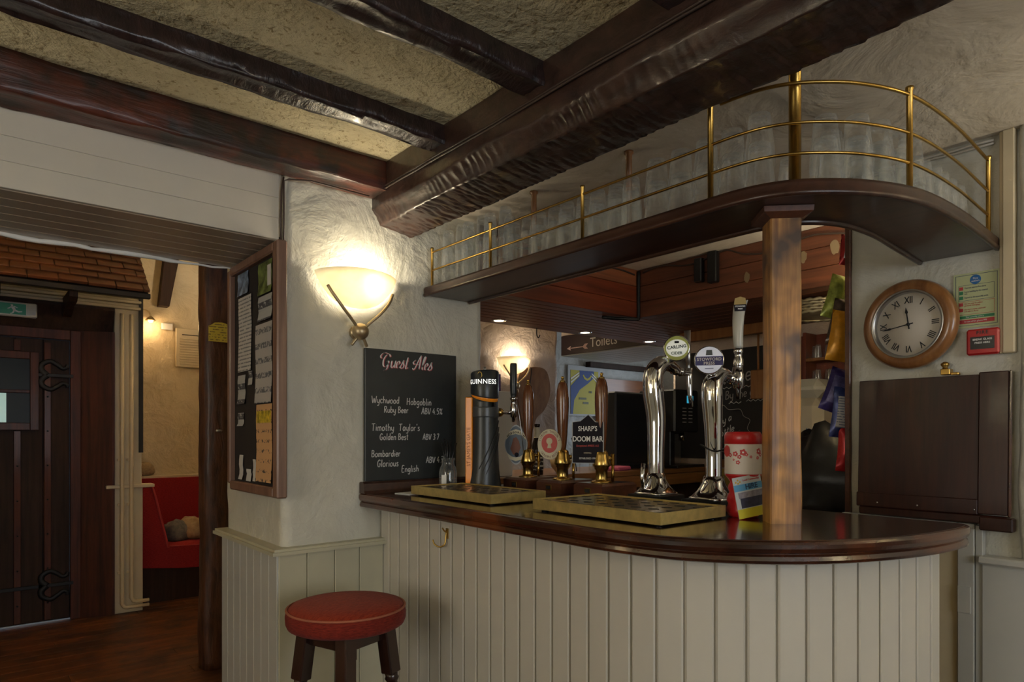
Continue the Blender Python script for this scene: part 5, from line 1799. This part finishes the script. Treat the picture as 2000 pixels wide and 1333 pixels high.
for k in range(9):
    x = .19 + .96 * k / 8
    rr.append([(x, .01, .30), (x, .0, .385), (x, .03, .425), (x, .25, .445), (x, .50, .44), (x, .72, .42), (x, .72, .30)])
MB().loft(rr, True, True).build('seat', F_BANQ, bq)
MB().box(0, 1.15, .02, .8, 0, .285).build('plinth', W_DOOR, bq)
# things on the banquette
def lump(c, sc, seed, amp=.25, n=20, m=12):
    vs, fs = [], []
    for k in range(m + 1):
        ph = -PI / 2 + PI * k / m
        for i in range(n):
            a = 2 * PI * i / n
            d = Vector((math.cos(ph) * math.cos(a), math.cos(ph) * math.sin(a), math.sin(ph)))
            q = 1 + amp * noise.noise(d * 1.6 + Vector((seed, 0, 0))) + amp * .5 * noise.noise(d * 5 + Vector((0, seed, 0)))
            z = max(d.z * q, -.62)
            vs.append((c[0] + d.x * q * sc[0], c[1] + d.y * q * sc[1], c[2] + z * sc[2]))
    for k in range(m):
        for i in range(n):
            j_ = (i + 1) % n
            fs.append((k * n + i, k * n + j_, (k + 1) * n + j_, (k + 1) * n + i))
    return MB().add(vs, fs, True)


tag(lump((0, 0, .062), (.115, .12, .10), 3).build('grey_cushion', fabric('grey_patterned_cloth', (.12, .12, .12), (.22, .20, .17), 30, (1, 1, 1)), loc=(1.365, 6.02, .438)), 'grey crumpled cushion on the red banquette', 'cushion')
tag(lump((0, 0, .068), (.17, .14, .11), 9, .35).build('beige_coat', fabric('beige_cloth', (.30, .19, .10), (.48, .34, .20), 18, (1, 1, 1)), loc=(1.55, 6.05, .438)), 'beige coat bundled on the red banquette', 'coat')
tag(lump((0, 0, .05), (.11, .06, .075), 5, .1).build('woven_basket', fabric('basket_weave', (.26, .18, .09), (.45, .34, .18), 50, (1, 1, 4)), loc=(1.22, 6.555, .951)), 'small pale woven basket on the ledge behind the banquette', 'basket')

# ------------------------------------------------------------------ behind the bar
bc = thing('back_counter', 'oak serving counter behind the bar under the downlights', 'counter', (3.3, 3.2, 0))
MB().box(-1.18, 1.095, -.28, .32, 1.035, 1.07, .004).build('top', W_BACK, bc)
MB().box(-1.18, 1.095, -.29, -.262, .955, 1.034, .004).build('front_rail', W_BACK, bc)
MB().box(-1.18, 1.095, -.20, .30, 0, 1.034).build('body', W_DOOR, bc)
lw_ = thing('under_shelf', 'low dark shelf with bar clutter under the oak counter', 'shelf', (3.3, 2.87, .70))
MB().box(-1.1, 1.05, -.16, .12, 0, .03, .003).build('board', W_BACK, lw_)
MB().box(-1.1, 1.05, .09, .12, -.70, 0).build('panel', W_DOOR, lw_)

cm = thing('coffee_machine', 'black coffee machine with small lit blue display', 'coffee machine', (4.17, 3.12, 1.07))
MB().box(-.15, .15, -.16, .18, .26, .58, .012).build('head', BLACK, cm)
MB().box(-.15, -.09, -.12, .18, 0, .27, .006).build('left_column', BLACK, cm)
MB().box(-.15, .15, .02, .18, 0, .27, .006).build('rear_column', BLACK, cm)
MB().box(-.085, .145, .0, .021, .02, .25).build('steel_back', STEEL, cm)
MB().box(-.17, .17, -.20, .18, 0, .02, .004).build('drip_base', BLACK, cm)
MB().box(.0, .075, -.1625, -.159, .48, .535).build('display', mat('blue_display', (.03, .28, .42), .3, emit=.9), cm)
mb = MB()
for c in range(2):
    for r in range(5):
        mb.box(-.055 + c * .075, -.008 + c * .075, -.162, -.159, .335 + r * .026, .340 + r * .026)
mb.build('button_rows', WHITE, cm)
MB().lathe([(.025, .20), (.02, .26)], 16, Matrix.Translation((.03, -.09, 0))).build('spout', CHROME, cm)
bx_ = thing('black_screen', 'large matte black screen cabinet beside the coffee machine', 'cabinet', (3.76, 3.2, 1.07))
MB().box(-.23, .23, -.10, .10, .02, .55, .010).build('case', BLACKM, bx_)
MB().box(-.215, .215, -.104, -.099, .04, .53).build('dark_glass', mat('dark_screen', (.012, .013, .015), .25), bx_)
MB().box(-.15, .15, -.08, .08, 0, .02).build('foot', BLACKM, bx_)
pk = tag(MB().box(-.085, .085, -.06, .06, 0, .028, .008).build('folded_cloth', mat('pink_cloth', (.50, .09, .16), .8, bump=.3, bscale=40), loc=(3.46, 3.02, 1.0705), rot=(0, 0, .2)), 'folded pink cloth on the oak counter', 'cloth')
for i, (x, y, s) in enumerate(((3.27, 3.03, 1), (3.33, 3.12, .9))):
    g_ = thing('sugar_jar', ('front' if i == 0 else 'rear') + ' glass jar with chrome top on the oak counter', 'jar', (x, y, 1.0705), 0, 'glass jars on the oak counter')
    MB().lathe([(.036 * s, 0), (.038 * s, .01), (.036 * s, .09), (.030 * s, .105)], 18, cap=False).build('body', JAR, g_)
    MB().lathe([(.031 * s, .103), (.033 * s, .11), (.028 * s, .135), (.012, .15)], 18).build('lid', STEEL, g_)
bo = thing('pale_bowl', 'small pale bowl on the oak counter behind the hand pumps', 'bowl', (2.93, 3.03, 1.0705))
MB().lathe([(.03, 0), (.035, .01), (.06, .04), (.07, .085), (.066, .085), (.055, .04), (.001, .015)], 22, cap=False).build('bowl', mat('straw_bowl', (.45, .30, .13), .6), bo)
sg = thing('tall_glass', 'tall clear glass with a black straw on the oak counter', 'glass', (3.02, 2.99, 1.0705))
MB().lathe([(.028, 0), (.03, .01), (.035, .16)], 18, cap=False).build('tumbler', GLASS, sg)
MB().tube([(.01, 0, .01), (-.01, .0, .15), (-.035, 0, .225)], .003, 6).build('straw', BLACK, sg)
wf = tag(MB().box(-.075, .075, -.01, .01, 0, .50, .004).build('white_panel', mat('white_appliance', (.56, .54, .50), .4), loc=(2.44, 3.02, 1.0705)), 'plain white panel standing behind the stout tower', 'panel')
pp = tag(MB().box(-.05, .05, -.003, .003, -.10, .10).build('purple_poster', mat('purple_picture', (.10, .06, .20), .5, var=.9, vscale=25), loc=(3.63, 4.575, 1.75)), 'small dark purple poster on the pinkish wall', 'poster')

# burl plaque
pts = bez([(-.16, 0, .22), (-.02, 0, .27), (.13, 0, .26), (.19, 0, .17), (.20, 0, .02), (.13, 0, -.12), (.03, 0, -.20), (-.01, 0, -.30), (-.05, 0, -.33), (-.13, 0, -.26), (-.18, 0, -.10), (-.20, 0, .10)], 5, True)
bp = thing('burl_plaque', 'polished burl wood slice hanging beside the far sconce', 'plaque', (4.06, 4.572, 1.665))
MB().prism([(p.x, p.z) for p in pts], -.02, .02, 'xzy').build('slice', W_BURL, bp)
MB().tube([(-.03, -.021, .26), (-.05, -.021, .12), (-.09, -.021, .0)], .004, 6).build('crack', BLACKM, bp)

# toilets sign on its bulkhead
bh = struct('ceiling_bulkhead', MB().box(4.455, 5.4, 3.56, 4.60, 2.085, 2.5), P_PINK, 'bulkhead with white boards below in the far room', 'ceiling')
for i in range(8):
    x0 = 4.45 + i * .118
    MB().box(x0 + .002, x0 + .116, 3.56, 4.60, 2.066, 2.086, .004).build('plank', PAINT_GREY, bh)
ts = thing('toilets_sign', 'long dark brown sign with arrow and the word Toilets', 'sign', (4.45, 4.02, 2.165))
MB().box(-.018, 0, -.56, .56, -.092, .092, .002).build('board', mat('sign_brown', (.025, .013, .014), .45), ts)
text('lettering', 'Toilets', .125, WHITE, ts, FX, (-.0186, .015, -.012), sx=.95)
mb = MB().prism([(-.10, -.004), (.09, -.004), (.09, .004), (-.10, .004)], 0, .0008)
mb.prism([(-.15, 0), (-.095, -.022), (-.105, 0), (-.095, .022)], 0, .0008)
mb.prism([(.06, .004), (.085, .024), (.125, .024), (.10, 0), (.125, -.024), (.085, -.024), (.06, -.004)], 0, .0008)
o = mb.build('arrow', mat('sign_pink', (.60, .42, .38), .6), ts)
o.matrix_local = Matrix.Translation((-.0186, .33, -.035)) @ FX
lbx = thing('sign_light_box', 'pale framed light fitting in front of the toilets sign', 'light', (4.425, 4.15, 2.265))
MB().box(-.02, .006, -.13, .13, -.03, .06, .003).build('frame', SOCKET, lbx)
MB().box(-.022, -.019, -.07, .09, -.016, .05).build('green_glass', mat('green_glass', (.05, .10, .06), .2), lbx)

# shirt poster and orange panel on the far wall
po = thing('shirt_poster', 'yellow and blue football shirt poster on the grey wall', 'poster', (5.58, 5.385, 1.83))
MB().box(-.265, .265, -.006, .01, -.30, .28).build('sheet', mat('poster_paper', (.45, .46, .46), .5), po)
MB().box(-.225, .235, -.009, -.005, -.28, .225).build('yellow_shirt', mat('shirt_yellow', (.50, .43, .03), .55), po)
MB().prism([(-.225, -.28), (-.225, -.10), (-.13, .05), (.02, .12), (.13, .16), (.16, .225), (-.225, .225), (-.225, .16), (-.16, .10), (-.10, -.02), (-.19, -.14)][0:1] + [(-.19, -.28), (-.17, -.12), (-.08, .0), (.06, .08), (.16, .15), (.16, .225), (-.08, .225), (-.08, .16), (-.225, .04)], -.0105, -.008, 'xzy').build('blue_sash', mat('shirt_blue', (.02, .06, .25), .55), po)
mb = MB().prism([(-.03, .17), (-.005, .13), (.045, .11), (.095, .13), (.12, .17), (.105, .18), (.08, .15), (.045, .135), (.01, .15), (-.015, .18)], -.012, -.010, 'xzy')
mb.build('collar', mat('shirt_collar', (.48, .42, .03), .55), po)
mb = MB()
for k in range(2):
    mb.prism([(-.225, .13 - k * .04), (-.09, .205 - k * .03), (-.09, .19 - k * .03), (-.225, .11 - k * .04)], -.0125, -.0105, 'xzy')
    mb.prism([(.235, .13 - k * .04), (.12, .205 - k * .03), (.12, .19 - k * .03), (.235, .11 - k * .04)], -.0125, -.0105, 'xzy')
mb.build('white_stripes', WHITE, po)
mb = MB()
for x, z, w in ((.085, -.02, .02), (.115, -.02, .02), (-.03, -.10, .12), (.02, -.15, .09)):
    mb.box(x - w / 2, x + w / 2, -.0125, -.0085, z - .012, z + .012)
mb.build('printed_marks', mat('poster_grey_print', (.16, .17, .10), .6), po)
tag(MB().box(-.45, .8, -.02, .02, -.5, .36).build('orange_panel', W_ORANGE, loc=(6.25, 5.37, 1.62)), 'orange-brown wooden panel on the far wall', 'panel')
tag(MB().box(-.5, .6, -.04, .04, -.03, .03, .004).build('picture_ledge', W_DOOR, loc=(6.1, 5.34, 2.13)), 'dark timber ledge above the orange panel', 'ledge')

# wine chalkboard
wb = thing('wine_chalkboard', 'large wine chalkboard on the wall behind the taps', 'chalkboard', (4.395, 2.62, 1.53))
MB().box(-.012, 0, -.40, .60, -.40, .42).build('board', BOARD2, wb)  # lengthened to stand in for black wall and shade beside the coffee machine
MB().box(-.05, 0, -.40, .27, -.46, -.40, .004).build('ledge', W_PEG, wb)
chalk('lettering', 'Wine', .115, CHALKD, wb, FX, (-.0125, .18, .16), .08, .010)
chalk('lettering', 'By the glass', .062, CHALKD, wb, FX, (-.0125, .15, .045), .10, .006)
mb = MB()
for (x0, x1, z) in ((.20, .10, .13), (.08, -.06, .135), (.12, .02, .018), (-.02, -.30, .03)):
    n = int(abs(x1 - x0) / .018)
    mb.tube([(-.0128, x0 + (x1 - x0) * i / n, z + (.008 if i % 2 else -.004)) for i in range(n + 1)], .0028, 5)
mb.build('chalk_wave', CHALK, wb)
for s, y, z in (('or', .235, -.075), ('Buy a', .235, -.165), ('Bottle', .225, -.25)):
    chalk('lettering', s, .056, CHALK, wb, FX, (-.0125, y, z), .42, .0062)
cl = bez([(-.0128, .24, -.02), (-.0128, .17, .005), (-.0128, .12, -.03), (-.0128, .03, -.03), (-.0128, .0, -.08), (-.0128, -.05, -.11), (-.0128, -.03, -.17), (-.0128, -.06, -.22), (-.0128, -.0, -.28), (-.0128, .08, -.30), (-.0128, .14, -.345), (-.0128, .20, -.33), (-.0128, .245, -.27)], 6)
MB().tube(cl, .002, 5).build('chalk_cloud', CHALKD, wb)
o = MB().prism([(-.022, -.10), (.022, -.10), (.024, .0), (.014, .04), (.008, .06), (.008, .12), (-.008, .12), (-.008, .06), (-.014, .04), (-.024, .0)], 0, .001).build('chalk_bottle', mat('chalk_pink', (.20, .12, .14), .9), wb)
o.matrix_local = Matrix.Translation((-.0125, -.17, -.18)) @ FX
o = MB().box(-.018, .018, -.04, .03, 0, .001).build('chalk_bottle_label', mat('chalk_yellow', (.35, .28, .12), .9), wb)
o.matrix_local = Matrix.Translation((-.0138, -.17, -.22)) @ FX
hk = thing('wooden_tag', 'orange wooden paddle hanging on a string before the wine board', 'tag', (4.2, 2.40, 1.66))
MB().box(-.012, .012, -.055, .055, -.10, .10, .006).build('paddle', W_PEG, hk)
MB().tube([(0, 0, .10), (.002, .003, .2), (0, 0, .406)], .008, 8).build('string', W_PEG, hk)
tag(MB().box(-.01, .01, -.45, .27, -.30, .30).build('mustard_panel', mat('mustard_paint', (.42, .28, .06), .5), loc=(4.38, 2.62, .76)), 'mustard yellow panel below the wine chalkboard', 'panel')
tag(MB().box(-.03, .03, -.45, .35, -.035, .035, .003).build('timber_rail', W_PEG, loc=(4.12, 2.62, 2.03)), 'orange timber rail under the boarded ceiling above the wine board', 'rail')
# reddish glass cabinet with its glasses
cb = thing('glass_cabinet', 'small red-brown wall cabinet with shelves of glasses', 'cabinet', (4.39, 2.06, 1.58))
MB().box(-.02, 0, -.16, .18, 0, .40).build('back', W_CAB, cb)
MB().box(-.17, -.02, .02, .04, .0, .40, .002).build('divider', W_CAB, cb)
MB().box(-.17, -.02, .16, .18, .0, .40, .002).build('side', W_CAB, cb)
for z in (.05, .21):
    MB().box(-.17, -.02, -.16, .02, z, z + .02, .002).build('shelf', W_PEG, cb)
MB().prism([(-.17, .05), (-.02, .05), (-.02, -.06)], -.16, .02, 'xzy').build('bracket', W_CAB, cb)
gsm = glass_mesh(.022, .017, .085, 14)
gsm.materials.append(FROST)
for r, z in enumerate((.0705, .2305)):
    for c in range(4):
        tag(mobj('small_glass', gsm, None, None, (4.29 - .05 * (c % 2), 2.05 - c * .042, 1.58 + z)), f'small glass on the {("lower", "upper")[r]} cabinet shelf, {ORD[c]} from the divider', 'glass', 'small glasses in the red cabinet')
# water dispenser, bottle
wd = thing('water_dispenser', 'cream rounded plastic dispenser below the red cabinet', 'dispenser', (4.03, 2.02, 1.056))
MB().box(-.16, .16, -.20, .16, .09, .48, .05).build('body', PLAST, wd)
MB().box(-.10, .14, -.18, .14, .48, .60, .05).build('top', mat('white_plastic_top', (.60, .58, .52), .35), wd)
MB().box(-.13, .15, -.18, .14, 0, .09, .01).build('base', BLACKM, wd)
o = MB().prism([(0, .05), (.018, .0), (.014, -.03), (0, -.04), (-.014, -.03), (-.018, 0)], 0, .002).build('blue_drop', mat('blue_drop', (.02, .14, .34), .4), wd)
o.matrix_local = Matrix.Translation((-.1605, -.12, .25)) @ FX
tag(MB().box(3.93, 4.4, .7, 2.4, 1.02, 1.055, .004).build('rear_worktop', W_BACK), 'wooden worktop under the dispenser', 'worktop')
# wine fridge
wfz = thing('wine_fridge', 'black wine fridge with blue-lit bottles', 'fridge', (4.12, 1.95, 0))
MB().box(-.17, .26, -.24, .24, 0, 1.0, .005).build('case', BLACKM, wfz)
MB().box(-.176, -.168, -.22, .22, .05, .96).build('dark_glass', BLACK, wfz)
MB().ball((-.178, .14, .93), .006, 8, 6).build('red_light', mat('red_led', (1, .05, .08), .3, emit=3), wfz)
BLU = mat('blue_lit_bottle', (.06, .08, .30), .2, emit=.25)
for r in range(4):
    for c in range(3):
        MB().lathe([(.022, 0), (.022, .03), (.014, .05)], 12).build('bottle_end', BLU, wfz, (-.17, .13 - c * .10, .84 - r * .12), (0, -PI / 2, 0))
# jacket and bag
jk = tag(lump((0, 0, .17), (.22, .26, .28), 12, .35, 26, 16).build('black_jacket', mat('black_leather', (.012, .012, .013), .4, bump=.6, bscale=9), loc=(3.45, 1.58, .90)), 'black jacket heaped behind the bar below the crisp packets', 'jacket')
st2 = thing('black_stand', 'low black unit with grey top edge behind the raised flap', 'unit', (3.45, 1.55, 0))
MB().box(-.26, .28, -.28, .28, 0, .86, .01).build('case', BLACKM, st2)
MB().box(-.28, .30, -.30, .30, .86, .90, .008).build('top', mat('grey_rubber', (.10, .10, .10), .5), st2)
# woven tray under the ceiling
wt = thing('woven_tray', 'round silvery woven tray hung under the boarded ceiling', 'tray', (3.62, 1.70, 1.97))
for k in range(5):
    MB().tube([((.17 - .004 * k) * math.cos(2 * PI * i / 60), (.17 - .004 * k) * math.sin(2 * PI * i / 60), .016 * k + .004 * math.sin(i * 2.1 + k * PI)) for i in range(60)], .010, 6, closed=True).build('braid', mat('silver_weave', (.42, .36, .24), .35, .6) if k == 0 else bpy.data.materials['silver_weave'], wt)
MB().lathe([(.001, 0), (.165, 0), (.165, .004), (.001, .004)], 30, cap=False).build('base', bpy.data.materials['silver_weave'], wt)

# crisp packets hanging by the end of the clock wall
def packet(loc, w, h, mcol, label, roll=0.0, yaw=.75, m2=None):
    n, m = 10, 14
    front_, back_ = [], []
    for k in range(m + 1):
        v = k / m
        for i in range(n + 1):
            u = i / n
            puff = (math.sin(PI * u) ** .6) * (math.sin(PI * v) ** .5) * .028
            wr = .004 * noise.noise(Vector((u * 5, v * 7, loc[2] * 9)))
            x = (u - .5) * w * (1 - .08 * math.sin(PI * v))
            z = (v - .5) * h
            front_.append((x, -puff - wr, z))
            back_.append((x, puff + wr, z))
    fs = []
    W_ = n + 1
    for k in range(m):
        for i in range(n):
            a = k * W_ + i
            fs.append((a, a + 1, a + W_ + 1, a + W_))
    t = thing('crisp_packet', label, 'snack packet', loc, 0, 'snack packets hanging at the bar')
    t.rotation_euler = (0, roll, -yaw)
    MB().add(front_, fs, True).add(back_, fs, True).build('bag', mcol, t)
    if m2:
        vs = []
        for k in range(m + 1):
            v = .5 + (k / m - .5) * .62
            for i in range(n + 1):
                u = .5 + (i / n - .5) * .76
                puff = (math.sin(PI * u) ** .6) * (math.sin(PI * v) ** .5) * .028
                vs.append(((u - .5) * w * (1 - .08 * math.sin(PI * v)), -puff - .0045, (v - .5) * h))
        MB().add(vs, fs, True).build('printed_panel', m2, t)
    return t


def foil(name, c, v=.25):
    return mat(name, c, .28, .25, var=v, vscale=30)


packet((2.905, 1.252, 2.105), .060, .13, foil('red_foil', (.50, .03, .03)), 'small red and white snack packet at the top of the hanging row', .08, .6, foil('white_foil', (.60, .58, .55)))
packet((2.92, 1.305, 1.915), .085, .19, foil('green_foil', (.36, .42, .08), .5), 'green and silver snack packet second from the top', .28)
packet((2.90, 1.285, 1.80), .075, .20, foil('dark_foil', (.10, .07, .05), .5), 'dark brown clear-edged snack packet behind the yellow one', .22)
packet((2.875, 1.262, 1.735), .105, .215, foil('yellow_foil', (.66, .30, .02), .2), 'bright yellow-orange snack packet in the hanging row', .16)
packet((2.895, 1.290, 1.505), .105, .190, foil('purple_foil', (.05, .035, .16), .4), 'dark purple snack packet in the hanging row', .34, .7, foil('purple_print', (.12, .11, .28), .6))
packet((2.882, 1.262, 1.410), .095, .215, foil('navy_foil', (.04, .06, .22), .4), 'navy and white snack packet in the hanging row', .12, .6, printed('packet_print', (.55, .54, .54), (.16, .18, .26), 90, .42))
packet((2.88, 1.240, 1.255), .085, .19, foil('bright_red_foil', (.55, .02, .025), .2), 'bright red snack packet at the bottom of the hanging row', .08)
rs = thing('hanging_strip', 'thin card strip that the snack packets hang from', 'strip', (2.94, 1.225, 1.2))
MB().box(-.012, .012, -.0012, .0012, 0, 1.15).build('card', PAINT_CREAM, rs)
dc = thing('round_drinks_sign', 'round black and gold drinks sign behind the purple packet', 'sign', (4.38, 1.80, 1.60))
o = MB().prism(ell(.15, .15, 32), 0, .02).build('disc', BLACKM, dc)
o.matrix_local = FX.copy()
o = MB().lathe([(.128, .02), (.136, .022), (.144, .02)], 36, cap=False).build('gold_ring', BRASS, dc)
o.matrix_local = FX.copy()

# conduits and cables on the boarded ceiling corner
tag(MB().tube(bez([(3.33, 2.73, 2.36), (3.335, 2.735, 2.2), (3.335, 2.735, 2.07), (3.32, 2.74, 2.055), (3.22, 2.79, 2.054), (3.10, 2.83, 2.054)], 5), .011, 8).build('conduit', IRON), 'black conduit down the corner of the boarded ceiling', 'conduit')
pts = [(3.334, 2.70 - i * .1, 2.345 + .018 * math.sin(i * 1.3) - (.03 if i > 6 else 0)) for i in range(17)]
tag(MB().tube(bez(pts, 3), .005, 6).build('cable', CABLE), 'sagging cable clipped along the side fascia below the pale ceiling', 'cable')
pts = [(3.30 - i * .11, 2.738, 2.335 + .012 * math.sin(i * 1.1)) for i in range(11)]
tag(MB().tube(bez(pts, 3), .005, 6).build('cable', CABLE), 'cable clipped along the red fascia board', 'cable')
jb = thing('junction_box', 'black junction box on the side fascia', 'box', (3.335, 2.18, 2.28))
MB().box(-.03, .01, -.03, .03, -.09, .09, .005).build('box', BLACK, jb)
MB().box(-.03, .01, .07, .12, -.07, .07, .005).build('side_box', BLACK, jb)
tag(MB().tube(bez([(3.12, 3.47, 2.066), (3.12, 3.47, 2.02), (3.135, 3.47, 2.0), (3.15, 3.47, 2.02)], 5), .004, 6).build('cup_hook', IRON), 'black cup hook under the edge of the boarded ceiling', 'hook')
